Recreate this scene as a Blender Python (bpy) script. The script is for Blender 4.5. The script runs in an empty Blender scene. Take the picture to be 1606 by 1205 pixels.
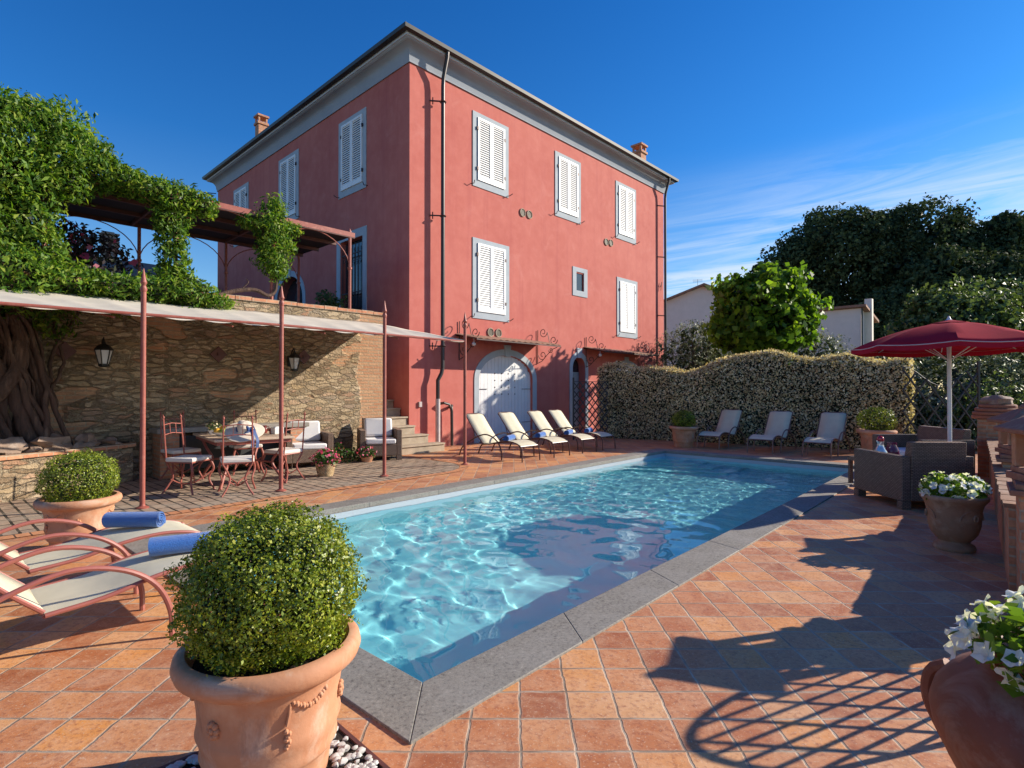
import bpy, bmesh, math, random
import numpy as np
from mathutils import Vector, Matrix, noise
random.seed(7); RNG = np.random.default_rng(11)
R = math.radians; PI = math.pi
S = bpy.context.scene; COL = S.collection

# ------------------------------------------------------------------ frames
YH = R(43.52); YP = R(42.13)
HU = Vector((math.sin(YH), math.cos(YH), 0)); HV = Vector((-math.cos(YH), math.sin(YH), 0))
PU = Vector((math.sin(YP), math.cos(YP), 0)); PV = Vector((-math.cos(YP), math.sin(YP), 0))
HC = Vector((-2.546, 13.777, 0)); HA = PI/2-YH; PA = PI/2-YP
def HW(u, v, z=0): return HC+HU*u+HV*v+Vector((0, 0, z))      # house frame -> world
def PW(u, v, z=0): return PU*u+PV*v+Vector((0, 0, z))         # pool frame -> world
def toH(p):
    d = Vector(p)-HC; return Vector((d.dot(HU), d.dot(HV), p[2]))

# ------------------------------------------------------------------ objects
def tag(o, label=None, cat=None, group=None, kind=None):
    if label: o['label'] = label
    if cat: o['category'] = cat
    if group: o['group'] = group
    if kind: o['kind'] = kind
    return o
def thing(name, label, cat, loc=(0, 0, 0), rz=0.0, group=None):
    o = bpy.data.objects.new(name, None); COL.objects.link(o)
    o.location = loc; o.rotation_euler = (0, 0, rz); o.empty_display_size = .1
    return tag(o, label, cat, group)
def dup(root, loc, rz, label, group=None, scale=None):
    r = root.copy(); COL.objects.link(r); r.location = loc; r.rotation_euler = (0, 0, rz); r['label'] = label
    if group: r['group'] = group
    if scale: r.scale = scale if not isinstance(scale, (int, float)) else (scale,)*3
    for ch in list(root.children):
        c = ch.copy(); COL.objects.link(c); c.parent = r
        for g in list(ch.children):
            d = g.copy(); COL.objects.link(d); d.parent = c
    return r

class MB:
    def __init__(s): s.v = []; s.f = []
    def add(s, vs, fs):
        b = len(s.v); s.v += [tuple(v) for v in vs]; s.f += [tuple(b+i for i in f) for f in fs]; return s
    def box(s, cx, cy, cz, sx, sy, sz, rz=0, M=None):
        vs = []
        for k in (-.5, .5):
            for j in (-.5, .5):
                for i in (-.5, .5):
                    p = Vector((i*sx, j*sy, k*sz))
                    if M: p = M @ p
                    elif rz: p = Vector((p.x*math.cos(rz)-p.y*math.sin(rz), p.x*math.sin(rz)+p.y*math.cos(rz), p.z))
                    vs.append((p.x+cx, p.y+cy, p.z+cz))
        return s.add(vs, [(0, 2, 3, 1), (4, 5, 7, 6), (0, 1, 5, 4), (2, 6, 7, 3), (0, 4, 6, 2), (1, 3, 7, 5)])
    def bx(s, x0, x1, y0, y1, z0, z1): return s.box((x0+x1)/2, (y0+y1)/2, (z0+z1)/2, x1-x0, y1-y0, z1-z0)
    def bar(s, a, b, w, t=None):
        a = Vector(a); b = Vector(b); d = b-a; L = d.length
        if L < 1e-6: return s
        M = d.to_track_quat('Z', 'Y').to_matrix()
        c = (a+b)/2; return s.box(c.x, c.y, c.z, w, t or w, L, M=M)
    def tube(s, pts, r, n=8, closed=False, caps=True):
        P = [Vector(p) for p in pts]; m = len(P)
        rs = list(r) if hasattr(r, '__len__') else [r]*m
        if m < 2: return s
        up = None; rings = []
        for i in range(m):
            if closed: t = P[(i+1) % m]-P[i-1]
            else: t = P[min(i+1, m-1)]-P[max(i-1, 0)]
            if t.length < 1e-9: t = Vector((0, 0, 1))
            t.normalize()
            if up is None:
                up = t.orthogonal().normalized()
            else:
                up = (up-t*up.dot(t))
                up = up.normalized() if up.length > 1e-6 else t.orthogonal().normalized()
            w = t.cross(up)
            rings.append([P[i]+(up*math.cos(2*PI*k/n)+w*math.sin(2*PI*k/n))*rs[i] for k in range(n)])
        vs = [v for g in rings for v in g]; fs = []
        for i in range(m if closed else m-1):
            a = i*n; b = ((i+1) % m)*n
            for k in range(n): fs.append((a+k, a+(k+1) % n, b+(k+1) % n, b+k))
        if caps and not closed:
            fs.append(tuple(range(n-1, -1, -1))); fs.append(tuple((m-1)*n+k for k in range(n)))
        return s.add(vs, fs)
    def lathe(s, prof, n=32, cx=0, cy=0, cz=0, wob=None):
        vs = []; fs = []; m = len(prof)
        for (r, z) in prof:
            for k in range(n):
                a = 2*PI*k/n; rr = r+(wob(a, z) if wob else 0)
                vs.append((cx+rr*math.cos(a), cy+rr*math.sin(a), cz+z))
        for i in range(m-1):
            for k in range(n): fs.append((i*n+k, i*n+(k+1) % n, (i+1)*n+(k+1) % n, (i+1)*n+k))
        if prof[0][0] > 1e-4: fs.append(tuple(range(n-1, -1, -1)))
        if prof[-1][0] > 1e-4: fs.append(tuple((m-1)*n+k for k in range(n)))
        return s.add(vs, fs)
    def ball(s, c, r, nu=12, nv=8, sc=(1, 1, 1), bump=0, seed=0):
        prof = []; vs = []; fs = []
        for j in range(nv+1):
            t = PI*j/nv
            for i in range(nu):
                a = 2*PI*i/nu
                d = Vector((math.sin(t)*math.cos(a), math.sin(t)*math.sin(a), -math.cos(t)))
                k = r*(1+(bump*noise.noise(d*1.7+Vector((seed, seed*2, 0))) if bump else 0))
                vs.append((c[0]+d.x*k*sc[0], c[1]+d.y*k*sc[1], c[2]+d.z*k*sc[2]))
        for j in range(nv):
            for i in range(nu): fs.append((j*nu+i, j*nu+(i+1) % nu, (j+1)*nu+(i+1) % nu, (j+1)*nu+i))
        return s.add(vs, fs)
    def prism(s, poly, y0, y1):        # poly in x,z extruded along y
        n = len(poly); vs = [(x, y0, z) for x, z in poly]+[(x, y1, z) for x, z in poly]
        fs = [tuple(range(n)), tuple(range(2*n-1, n-1, -1))]+[(i, i+n, (i+1) % n+n, (i+1) % n) for i in range(n)]
        return s.add(vs, fs)
    def slab(s, poly, z0, z1):         # poly in x,y extruded along z
        n = len(poly); vs = [(x, y, z0) for x, y in poly]+[(x, y, z1) for x, y in poly]
        fs = [tuple(range(n-1, -1, -1)), tuple(range(n, 2*n))]+[(i, (i+1) % n, (i+1) % n+n, i+n) for i in range(n)]
        return s.add(vs, fs)
    def sheet(s, path, y0, y1, th=.006):  # path in x,z; ribbon of thickness th between y0,y1
        n = len(path); top = []; bot = []
        for i, (x, z) in enumerate(path):
            a = path[max(i-1, 0)]; b = path[min(i+1, n-1)]
            d = Vector((b[0]-a[0], b[1]-a[1])).normalized(); nx, nz = -d.y, d.x
            top.append((x+nx*th/2, z+nz*th/2)); bot.append((x-nx*th/2, z-nz*th/2))
        vs = [(x, y0, z) for x, z in top]+[(x, y1, z) for x, z in top]+[(x, y0, z) for x, z in bot]+[(x, y1, z) for x, z in bot]
        fs = []
        for i in range(n-1):
            fs += [(i, i+1, n+i+1, n+i), (2*n+i, 3*n+i, 3*n+i+1, 2*n+i+1), (i, 2*n+i, 2*n+i+1, i+1), (n+i, n+i+1, 3*n+i+1, 3*n+i)]
        fs += [(0, n, 3*n, 2*n), (n-1, 3*n-1, 4*n-1, 2*n-1)]
        return s.add(vs, fs)
    def build(s, name, m, parent=None, loc=None, rz=0, smooth=True, ang=38, bevel=0):
        me = bpy.data.meshes.new(name); me.from_pydata(s.v, [], s.f); me.update()
        o = bpy.data.objects.new(name, me); COL.objects.link(o); me.materials.append(m)
        bm = bmesh.new(); bm.from_mesh(me); bmesh.ops.recalc_face_normals(bm, faces=bm.faces); bm.to_mesh(me); bm.free()
        if smooth:
            me.polygons.foreach_set('use_smooth', [True]*len(me.polygons)); me.set_sharp_from_angle(angle=R(ang))
        if parent: o.parent = parent
        if loc is not None: o.location = loc
        if rz: o.rotation_euler = (0, 0, rz)
        if bevel:
            b = o.modifiers.new('Bevel', 'BEVEL'); b.width = bevel; b.segments = 2; b.limit_method = 'ANGLE'; b.angle_limit = R(40)
        return o

def np_mesh(name, verts, faces_n, m, parent=None, smooth=False):
    """verts (N*k,3), faces of k verts each in order"""
    V = np.asarray(verts, np.float32).reshape(-1, 3); nf = len(V)//faces_n
    me = bpy.data.meshes.new(name); me.vertices.add(len(V)); me.vertices.foreach_set('co', V.ravel())
    me.loops.add(len(V)); me.loops.foreach_set('vertex_index', np.arange(len(V), dtype=np.int32))
    me.polygons.add(nf); me.polygons.foreach_set('loop_start', np.arange(0, len(V), faces_n, dtype=np.int32))
    me.update(calc_edges=True); me.validate()
    o = bpy.data.objects.new(name, me); COL.objects.link(o); me.materials.append(m)
    if parent: o.parent = parent
    return o

def leaves(name, pts, nrm, size, m, parent=None, aspect=.55, bias=1.0, var=.35, droop=0.0):
    P = np.asarray(pts, float); N = len(P); nr = np.asarray(nrm, float)
    d = nr*bias+RNG.normal(size=(N, 3))*.75; d /= np.linalg.norm(d, axis=1)[:, None]+1e-9
    t = RNG.normal(size=(N, 3)); t[:, 2] -= droop
    t -= (t*d).sum(1)[:, None]*d; t /= np.linalg.norm(t, axis=1)[:, None]+1e-9
    b = np.cross(d, t); L = size*(1+var*RNG.normal(size=N)).clip(.35, 1.9)[:, None]
    a = P-t*L*.5; c = P+t*L*.5; off = d*L*.12
    e = P+b*L*aspect*.5+off-t*L*.08; g = P-b*L*aspect*.5+off-t*L*.08
    V = np.stack([a, e, c, g], 1).reshape(-1, 3)
    return np_mesh(name, V, 4, m, parent)

def blob_points(blobs, n, lo=.72, hi=1.04, freq=1.6, amp=.16, cut=.85, zmin=None, gaps=0.0, gfreq=2.2):
    """points scattered through the outer shell of a union of ellipsoids"""
    w = np.array([b[3]*b[4]+b[4]*b[5]+b[3]*b[5] for b in blobs]); w = w/w.sum()
    out = []; nor = []; tries = 0
    B = np.array(blobs, float)
    while len(out) < n and tries < 30:
        tries += 1; k = RNG.choice(len(blobs), size=n, p=w)
        d = RNG.normal(size=(n, 3)); d /= np.linalg.norm(d, axis=1)[:, None]
        rr = lo+(hi-lo)*RNG.random(n)**.6
        for i in range(n):
            c = B[k[i], :3]; r = B[k[i], 3:6]
            q = Vector(d[i])*freq+Vector((k[i]*3.1, 1.7, 0))
            s = rr[i]*(1+amp*noise.noise(q)+amp*.6*noise.noise(q*2.7))
            p = c+d[i]*r*s
            if zmin is not None and p[2] < zmin: continue
            if gaps and noise.noise(Vector(p)*gfreq) > gaps: continue
            if len(blobs) > 1:
                e = ((p-B[:, :3])/B[:, 3:6]); e = (e*e).sum(1); e[k[i]] = 9
                if e.min() < cut*cut*.62: continue
            out.append(p); nn = d[i]/r; nor.append(nn/np.linalg.norm(nn))
            if len(out) >= n: break
    return np.array(out), np.array(nor)

# ------------------------------------------------------------------ materials
class NT:
    def __init__(s, tree): s.t = tree; s.n = tree.nodes; s.l = tree.links
    def new(s, k, **kw):
        o = s.n.new(k)
        for a, b in kw.items(): setattr(o, a, b)
        return o
    def setin(s, node, i, v):
        if v is None: return
        if isinstance(v, bpy.types.NodeSocket): s.l.new(v, node.inputs[i])
        else:
            inp = node.inputs[i]
            if hasattr(inp.default_value, '__len__') and hasattr(v, '__len__') and len(inp.default_value) == 4 and len(v) == 3: v = (*v, 1)
            inp.default_value = v
    def m(s, op, a, b=None, c=None, clamp=False):
        o = s.new('ShaderNodeMath', operation=op); o.use_clamp = clamp
        s.setin(o, 0, a); s.setin(o, 1, b); s.setin(o, 2, c); return o.outputs[0]
    def vm(s, op, a, b=None, sc=None):
        o = s.new('ShaderNodeVectorMath', operation=op); s.setin(o, 0, a); s.setin(o, 1, b)
        if sc is not None: s.setin(o, 3, sc)
        return o.outputs[0]
    def noise(s, vec, scale, detail=4, rough=.55, out=0, dist=0):
        o = s.new('ShaderNodeTexNoise'); s.setin(o, 0, vec); o.inputs['Scale'].default_value = scale
        o.inputs['Detail'].default_value = detail; o.inputs['Roughness'].default_value = rough; o.inputs['Distortion'].default_value = dist
        return o.outputs[out]
    def mapr(s, v, a, b, c=0, d=1):
        o = s.new('ShaderNodeMapRange'); s.setin(o, 0, v)
        for i, x in enumerate((a, b, c, d)): o.inputs[i+1].default_value = x
        return o.outputs[0]
    def ramp(s, v, stops, interp='LINEAR'):
        o = s.new('ShaderNodeValToRGB'); s.setin(o, 0, v); cr = o.color_ramp; cr.interpolation = interp
        while len(cr.elements) < len(stops): cr.elements.new(.5)
        for e, (p, c) in zip(cr.elements, stops): e.position = p; e.color = (*c, 1)
        return o.outputs[0]
    def mix(s, f, a, b, mode='MIX'):
        o = s.new('ShaderNodeMixRGB', blend_type=mode); s.setin(o, 0, f); s.setin(o, 1, a); s.setin(o, 2, b); return o.outputs[0]
    def bump(s, h, st=.3, dist=.01, nrm=None):
        o = s.new('ShaderNodeBump'); o.inputs['Strength'].default_value = st; o.inputs['Distance'].default_value = dist
        s.setin(o, 'Height', h)
        if nrm is not None: s.setin(o, 'Normal', nrm)
        return o.outputs[0]
    def pos(s): return s.new('ShaderNodeNewGeometry').outputs['Position']
    def obj(s): return s.new('ShaderNodeTexCoord').outputs['Object']
    def sep(s, v):
        o = s.new('ShaderNodeSeparateXYZ'); s.setin(o, 0, v); return o.outputs
    def comb(s, x, y, z=0):
        o = s.new('ShaderNodeCombineXYZ'); s.setin(o, 0, x); s.setin(o, 1, y); s.setin(o, 2, z); return o.outputs[0]
def newmat(name):
    m = bpy.data.materials.new(name); m.use_nodes = True; t = NT(m.node_tree); return m, t, m.node_tree.nodes['Principled BSDF']
def mat(name, c1, c2=None, rough=.6, scale=6, bump=0, bscale=40, metal=0, spec=.5, bdist=.005, detail=5, stretch=None, c3=None, sheen=0, wr=.0):
    m, t, b = newmat(name)
    co = t.obj()
    if stretch: co = t.vm('MULTIPLY', co, stretch)
    c2 = c2 or tuple(x*.82 for x in c1)
    n = t.noise(co, scale, detail, .6)
    col = t.ramp(n, [(.3, c1), (.7, c2)] if not c3 else [(.28, c1), (.52, c2), (.74, c3)])
    t.setin(b, 'Base Color', col)
    b.inputs['Roughness'].default_value = rough; b.inputs['Metallic'].default_value = metal
    b.inputs['Specular IOR Level'].default_value = spec
    if wr: t.setin(b, 'Roughness', t.mapr(t.noise(co, scale*2.3, 3), .3, .7, rough-wr, rough+wr))
    if sheen: b.inputs['Sheen Weight'].default_value = sheen
    if bump: t.setin(b, 'Normal', t.bump(t.noise(co, bscale, 5, .65), bump, bdist))
    return m
def leafmat(name, cols, trans=.35, rough=.5, spec=.35):
    m, t, b = newmat(name)
    g = t.new('ShaderNodeNewGeometry')
    st = [(i/(len(cols)-1) if len(cols) > 1 else 0, c) for i, c in enumerate(cols)]
    base = t.ramp(g.outputs['Random Per Island'], st)
    big = t.mapr(t.noise(g.outputs['Position'], 1.3, 3), .3, .7, .8, 1.2)
    col = t.mix(1.0, base, t.comb(big, big, big), 'MULTIPLY')
    t.setin(b, 'Base Color', col); b.inputs['Roughness'].default_value = rough; b.inputs['Specular IOR Level'].default_value = spec
    tr = t.new('ShaderNodeBsdfTranslucent'); t.setin(tr, 0, t.mix(1.0, col, (1.25, 1.25, .6), 'MULTIPLY'))
    mx = t.new('ShaderNodeMixShader'); mx.inputs[0].default_value = trans
    t.l.new(b.outputs[0], mx.inputs[1]); t.l.new(tr.outputs[0], mx.inputs[2])
    out = [n for n in t.n if n.type == 'OUTPUT_MATERIAL'][0]; t.l.new(mx.outputs[0], out.inputs[0]); return m

def m_tiles(name, pitch=.2275, ox=.492, oy=2.771):
    m, t, b = newmat(name); p = t.pos()
    wob = t.vm('SCALE', t.vm('SUBTRACT', t.noise(p, 9, 3, .6, out=1), (.5, .5, .5)), sc=.022)
    pp = t.vm('ADD', p, wob); x, y, z = t.sep(pp)
    gx = t.m('DIVIDE', t.m('SUBTRACT', x, ox), pitch); gy = t.m('DIVIDE', t.m('SUBTRACT', y, oy), pitch)
    ix = t.m('FLOOR', gx); iy = t.m('FLOOR', gy); fx = t.m('SUBTRACT', gx, ix); fy = t.m('SUBTRACT', gy, iy)
    ex = t.m('MINIMUM', fx, t.m('SUBTRACT', 1, fx)); ey = t.m('MINIMUM', fy, t.m('SUBTRACT', 1, fy))
    e = t.m('MINIMUM', ex, ey)
    wn = t.new('ShaderNodeTexWhiteNoise'); t.setin(wn, 0, t.comb(ix, iy, 3.0))
    tile = t.ramp(wn.outputs[0], [(0, (.36, .115, .045)), (.2, (.49, .175, .068)), (.42, (.56, .22, .085)), (.6, (.60, .27, .115)), (.78, (.70, .29, .075)), (.9, (.65, .36, .17)), (1, (.42, .15, .065))])
    off = t.vm('ADD', p, t.vm('SCALE', wn.outputs[1], sc=7.0))
    n1 = t.noise(off, 7, 6, .65, dist=.6); n2 = t.noise(off, 38, 5, .7); n3 = t.noise(p, 1.1, 3)
    tile = t.mix(t.mapr(n1, .42, .72, 0, .6), tile, (.70, .41, .24))
    tile = t.mix(t.mapr(n2, .50, .70, 0, .75), tile, (.26, .08, .045))
    tile = t.mix(t.mapr(t.noise(off, 16, 6, .75, dist=1.5), .55, .68, 0, .5), tile, (.34, .10, .05))
    tile = t.mix(t.mapr(t.noise(off, 95, 3), .60, .70, 0, .7), tile, (.70, .52, .36))
    tile = t.mix(t.mapr(n3, .4, .7, 0, .3), tile, (.42, .20, .12))
    tile = t.mix(t.mapr(t.noise(p, 2.7, 7, .7, dist=1.2), .60, .74, 0, .5), tile, (.22, .10, .07))
    edge = t.mapr(e, .03, .10, .82, 1.0)
    tile = t.mix(t.mapr(e, .028, .075, .35, 0), tile, (.52, .36, .24))
    g = t.mapr(t.m('ADD', e, t.m('MULTIPLY', t.m('SUBTRACT', n2, .5), .03)), .016, .030)
    grout = t.mix(t.mapr(t.noise(p, 5, 3), .35, .65), (.22, .16, .11), (.52, .42, .31))
    t.setin(b, 'Base Color', t.mix(g, grout, tile))
    t.setin(b, 'Roughness', t.mapr(n1, .3, .7, .42, .68))
    b.inputs['Specular IOR Level'].default_value = .35
    hgt = t.m('ADD', t.m('MULTIPLY', g, 1.0), t.m('ADD', t.m('MULTIPLY', n1, .6), t.m('MULTIPLY', n2, .35)))
    tilt = t.vm('SCALE', t.vm('SUBTRACT', wn.outputs[1], (.5, .5, .5)), sc=.05)
    nn = t.vm('NORMALIZE', t.vm('ADD', t.new('ShaderNodeNewGeometry').outputs['Normal'], tilt))
    t.setin(b, 'Normal', t.bump(hgt, .55, .006, nn)); return m

def m_brick(name, c1, c2, mortar, bw, bh, ms=.012, rot=0, axes='XY', bumpd=.008, rough=.8, world=False, blot=None, st=.8, smooth=.1, vary=.25):
    m, t, b = newmat(name); p = t.pos() if world else t.obj(); x, y, z = t.sep(p)
    if axes == 'XZ': v = t.comb(x, z)
    elif axes == 'YZ': v = t.comb(y, z)
    elif axes == 'BOX': v = t.comb(t.m('ADD', x, y), z)
    else: v = t.comb(x, y)
    if rot:
        r = t.new('ShaderNodeVectorRotate', rotation_type='Z_AXIS'); t.setin(r, 0, v); r.inputs['Angle'].default_value = rot; v = r.outputs[0]
    wob = t.vm('SCALE', t.vm('SUBTRACT', t.noise(p, 11, 3, .6, out=1), (.5, .5, .5)), sc=ms*1.1)
    v = t.vm('ADD', v, wob)
    k = t.new('ShaderNodeTexBrick'); t.setin(k, 0, v); k.inputs['Scale'].default_value = 1
    k.inputs['Color1'].default_value = (*c1, 1); k.inputs['Color2'].default_value = (*c2, 1); k.inputs['Mortar'].default_value = (*mortar, 1)
    k.inputs['Mortar Size'].default_value = ms; k.inputs['Mortar Smooth'].default_value = smooth; k.inputs['Brick Width'].default_value = bw; k.inputs['Row Height'].default_value = bh
    n1 = t.noise(p, 14, 5, .7); n2 = t.noise(p, 2.2, 4)
    c = t.mix(1, k.outputs[0], t.ramp(n1, [(.3, (1-vary,)*3), (.7, (1+vary,)*3)]), 'MULTIPLY')
    if blot: c = t.mix(t.mapr(n2, .45, .7, 0, .7), c, blot)
    t.setin(b, 'Base Color', c); b.inputs['Roughness'].default_value = rough; b.inputs['Specular IOR Level'].default_value = .25
    hgt = t.m('ADD', t.m('MULTIPLY', k.outputs[1], -1), t.m('MULTIPLY', n1, .5))
    t.setin(b, 'Normal', t.bump(hgt, st, bumpd)); return m

def m_stone(name, brick_from=None):
    m, t, b = newmat(name); p = t.obj(); x, y, z = t.sep(p)
    w = t.vm('SCALE', t.vm('SUBTRACT', t.noise(p, 2.6, 4, .6, out=1), (.5, .5, .5)), sc=.34)
    w3 = t.vm('SCALE', t.vm('SUBTRACT', t.noise(p, 9, 5, .65, out=1), (.5, .5, .5)), sc=.75)
    q = t.vm('ADD', t.vm('ADD', t.vm('MULTIPLY', p, (3.9, 3.9, 12.5)), t.vm('MULTIPLY', w, (2, 2, 4))), w3)
    v1 = t.new('ShaderNodeTexVoronoi', feature='DISTANCE_TO_EDGE'); t.setin(v1, 0, q); v1.inputs['Scale'].default_value = 1
    v2 = t.new('ShaderNodeTexVoronoi', feature='F1'); t.setin(v2, 0, q); v2.inputs['Scale'].default_value = 1
    rnd = t.sep(v2.outputs['Color'])[0]
    st = t.ramp(rnd, [(0, (.20, .14, .09)), (.2, (.42, .31, .18)), (.4, (.54, .42, .27)), (.6, (.34, .25, .16)), (.78, (.60, .48, .33)), (.9, (.42, .23, .14)), (1, (.34, .29, .22))])
    n = t.noise(p, 22, 6, .7); n2 = t.noise(p, 1.3, 4); n3 = t.noise(p, 70, 3, .6)
    st = t.mix(t.mapr(n, .4, .75, 0, .7), st, (.24, .155, .085)); st = t.mix(t.mapr(n3, .55, .7, 0, .4), st, (.60, .48, .30))
    gap = t.mapr(t.m('ADD', v1.outputs['Distance'], t.m('MULTIPLY', t.m('SUBTRACT', n, .5), .34)), .0, .12)
    col = t.mix(gap, t.mix(t.mapr(n2, .4, .6), (.50, .40, .27), (.33, .25, .16)), st)
    hgt = t.m('ADD', t.m('ADD', gap, t.m('MULTIPLY', rnd, .7)), t.m('MULTIPLY', n, .9))
    # brick courses mixed in
    k = t.new('ShaderNodeTexBrick'); wv = t.vm('SCALE', w, sc=.05); t.setin(k, 0, t.vm('ADD', t.comb(x, z), wv)); k.inputs['Scale'].default_value = 1
    k.inputs['Color1'].default_value = (.46, .22, .12, 1); k.inputs['Color2'].default_value = (.55, .33, .19, 1); k.inputs['Mortar'].default_value = (.42, .33, .22, 1)
    k.inputs['Mortar Size'].default_value = .009; k.inputs['Brick Width'].default_value = .27; k.inputs['Row Height'].default_value = .07
    kc = t.mix(t.mapr(n, .4, .7, 0, .6), k.outputs[0], (.34, .20, .11))
    msk = t.mapr(t.noise(t.vm('MULTIPLY', p, (1, 1, 2.2)), .8, 2), .60, .63)
    if brick_from is not None:
        msk = t.m('MAXIMUM', msk, t.mapr(t.m('ADD', x, t.m('MULTIPLY', t.m('SUBTRACT', n2, .5), .9)), brick_from, brick_from+.05))
    col = t.mix(msk, col, kc)
    hb = t.m('SUBTRACT', t.m('MULTIPLY', n, .6), k.outputs[1])
    hgt = t.mix(msk, hgt, hb)
    col = t.mix(t.mapr(n2, .55, .75, 0, .5), col, (.20, .14, .085))
    t.setin(b, 'Base Color', col); b.inputs['Roughness'].default_value = .88; b.inputs['Specular IOR Level'].default_value = .2
    t.setin(b, 'Normal', t.bump(hgt, 1.0, .04)); return m

M = {}
M['tiles'] = m_tiles('terracotta_tiles')
M['paver'] = m_brick('old_brick_pavers', (.40, .29, .20), (.31, .22, .16), (.035, .028, .02), .30, .145, .014, rot=-(PA+PI/2), world=True, blot=(.36, .30, .23), bumpd=.012)
M['edging'] = m_brick('orange_edging_bricks', (.58, .27, .13), (.50, .21, .10), (.10, .06, .04), .125, .6, .008, rot=-PA, world=True, bumpd=.006)
M['stonewall'] = m_stone('rubble_stone_wall', -1.6)
M['rubble'] = m_stone('bed_masonry')
M['brickred'] = m_brick('red_brick', (.46, .19, .10), (.54, .27, .15), (.40, .30, .21), .25, .068, .009, axes='BOX', bumpd=.008)
M['pink'] = None
def m_plaster():
    m, t, b = newmat('salmon_plaster'); p = t.obj()
    n1 = t.noise(p, .55, 5, .6); n2 = t.noise(p, 3.2, 5, .6); n3 = t.noise(p, 60, 4, .7)
    st = t.noise(t.vm('MULTIPLY', p, (3.2, 3.2, .16)), 1, 5, .65)
    c = t.mix(t.mapr(n1, .35, .65), (.475, .128, .102), (.53, .160, .127))
    c = t.mix(t.mapr(n2, .42, .7, 0, .35), c, (.62, .215, .175)); c = t.mix(t.mapr(st, .52, .75, 0, .55), c, (.40, .095, .09))
    z = t.sep(p)[2]
    c = t.mix(t.mapr(t.noise(p, 1.1, 6, .7, dist=.8), .56, .72, 0, .35), c, (.60, .24, .20))
    c = t.mix(t.m('MULTIPLY', t.mapr(z, 0, .7, .55, 0), t.mapr(n2, .4, .6)), c, (.66, .33, .26))
    t.setin(b, 'Base Color', c); b.inputs['Roughness'].default_value = .85; b.inputs['Specular IOR Level'].default_value = .2
    t.setin(b, 'Normal', t.bump(t.m('ADD', n3, t.m('MULTIPLY', n2, .8)), .22, .006)); return m
M['pink'] = m_plaster()
M['grey'] = mat('grey_painted_plaster', (.43, .47, .50), (.36, .40, .43), rough=.8, scale=3, bump=.15, bscale=60, spec=.2)
M['eave'] = mat('grey_eave_paint', (.34, .37, .41), (.29, .32, .36), rough=.85, scale=1.2, bump=.1, bscale=30, spec=.2)
M['fascia'] = mat('pale_fascia_paint', (.52, .54, .56), (.45, .47, .50), rough=.7, scale=4)
M['white'] = mat('white_shutter_paint', (.82, .81, .79), (.76, .75, .73), rough=.45, scale=5)
M['offwhite'] = mat('white_door_paint', (.78, .78, .77), (.68, .69, .70), rough=.6, scale=2.5, bump=.1, bscale=30)
M['gutter'] = mat('dark_gutter_metal', (.025, .028, .026), (.04, .035, .03), rough=.45, scale=4, metal=.3)
M['pipe'] = mat('brown_pipe_metal', (.045, .04, .038), (.06, .045, .04), rough=.4, scale=4, metal=.3)
M['pipepale'] = mat('pale_pipe_sleeve', (.55, .50, .48), (.45, .38, .36), rough=.5)
M['roof'] = mat('roof_tile', (.34, .17, .10), (.24, .13, .085), rough=.85, scale=5, bump=.5, bscale=18, c3=(.42, .25, .16))
M['dark'] = mat('interior_shade', (.02, .022, .025), rough=.6)  # near-black colour painted in for unlit depth behind louvres and under the slab
M['glassdark'] = mat('dark_window_glass', (.02, .028, .035), rough=.08, spec=.8)
M['doorgrey'] = mat('grey_green_door', (.30, .33, .33), (.24, .27, .28), rough=.5, scale=3)
M['rust'] = mat('rust_red_painted_metal', (.36, .105, .075), (.29, .08, .058), rough=.48, scale=9, bump=.15, bscale=60, c3=(.40, .15, .11), spec=.4)
M['rustdark'] = mat('dark_rusted_iron', (.13, .045, .035), (.09, .035, .03), rough=.6, scale=12, bump=.3)
M['iron'] = mat('wrought_iron', (.05, .028, .026), (.07, .04, .035), rough=.55, scale=12, metal=.3)
M['lframe'] = mat('reddish_brown_frame', (.36, .115, .085), (.30, .095, .072), rough=.35, scale=6, spec=.5)
M['bframe'] = mat('brown_lounger_frame', (.12, .055, .04), (.09, .042, .034), rough=.35, scale=6, spec=.5)
M['oframe'] = mat('weathered_brown_frame', (.20, .115, .09), (.16, .09, .075), rough=.4, scale=6, spec=.5)
def m_sling(name, c):
    m, t, b = newmat(name); p = t.obj(); x, y, z = t.sep(p)
    wv = t.m('MULTIPLY', t.m('SINE', t.m('MULTIPLY', x, 900)), t.m('SINE', t.m('MULTIPLY', y, 900)))
    t.setin(b, 'Base Color', t.mix(t.mapr(t.noise(p, 5, 4), .35, .65), c, tuple(k*.88 for k in c)))
    b.inputs['Roughness'].default_value = .75; b.inputs['Specular IOR Level'].default_value = .2
    t.setin(b, 'Normal', t.bump(wv, .25, .002)); return m
def translucent(m, col, f):
    t = NT(m.node_tree); b = m.node_tree.nodes['Principled BSDF']; tr = t.new('ShaderNodeBsdfTranslucent'); tr.inputs[0].default_value = (*col, 1)
    mx = t.new('ShaderNodeMixShader'); mx.inputs[0].default_value = f; t.l.new(b.outputs[0], mx.inputs[1]); t.l.new(tr.outputs[0], mx.inputs[2])
    t.l.new(mx.outputs[0], [n for n in t.n if n.type == 'OUTPUT_MATERIAL'][0].inputs[0]); return m
M['sling'] = translucent(m_sling('cream_sling_mesh', (.80, .74, .55)), (.6, .55, .42), .22)
M['cush'] = mat('cream_cushion_cloth', (.72, .66, .58), (.66, .60, .52), rough=.9, scale=8, bump=.2, bscale=24, sheen=.2)
M['whitecush'] = mat('white_cushion_cloth', (.74, .72, .70), (.68, .66, .66), rough=.9, scale=7, bump=.35, bscale=14, sheen=.2)
M['blue'] = mat('blue_terry_towel', (.014, .15, .52), (.010, .10, .38), rough=.95, scale=90, bump=1, bscale=160, sheen=.6, bdist=.012)
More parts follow.
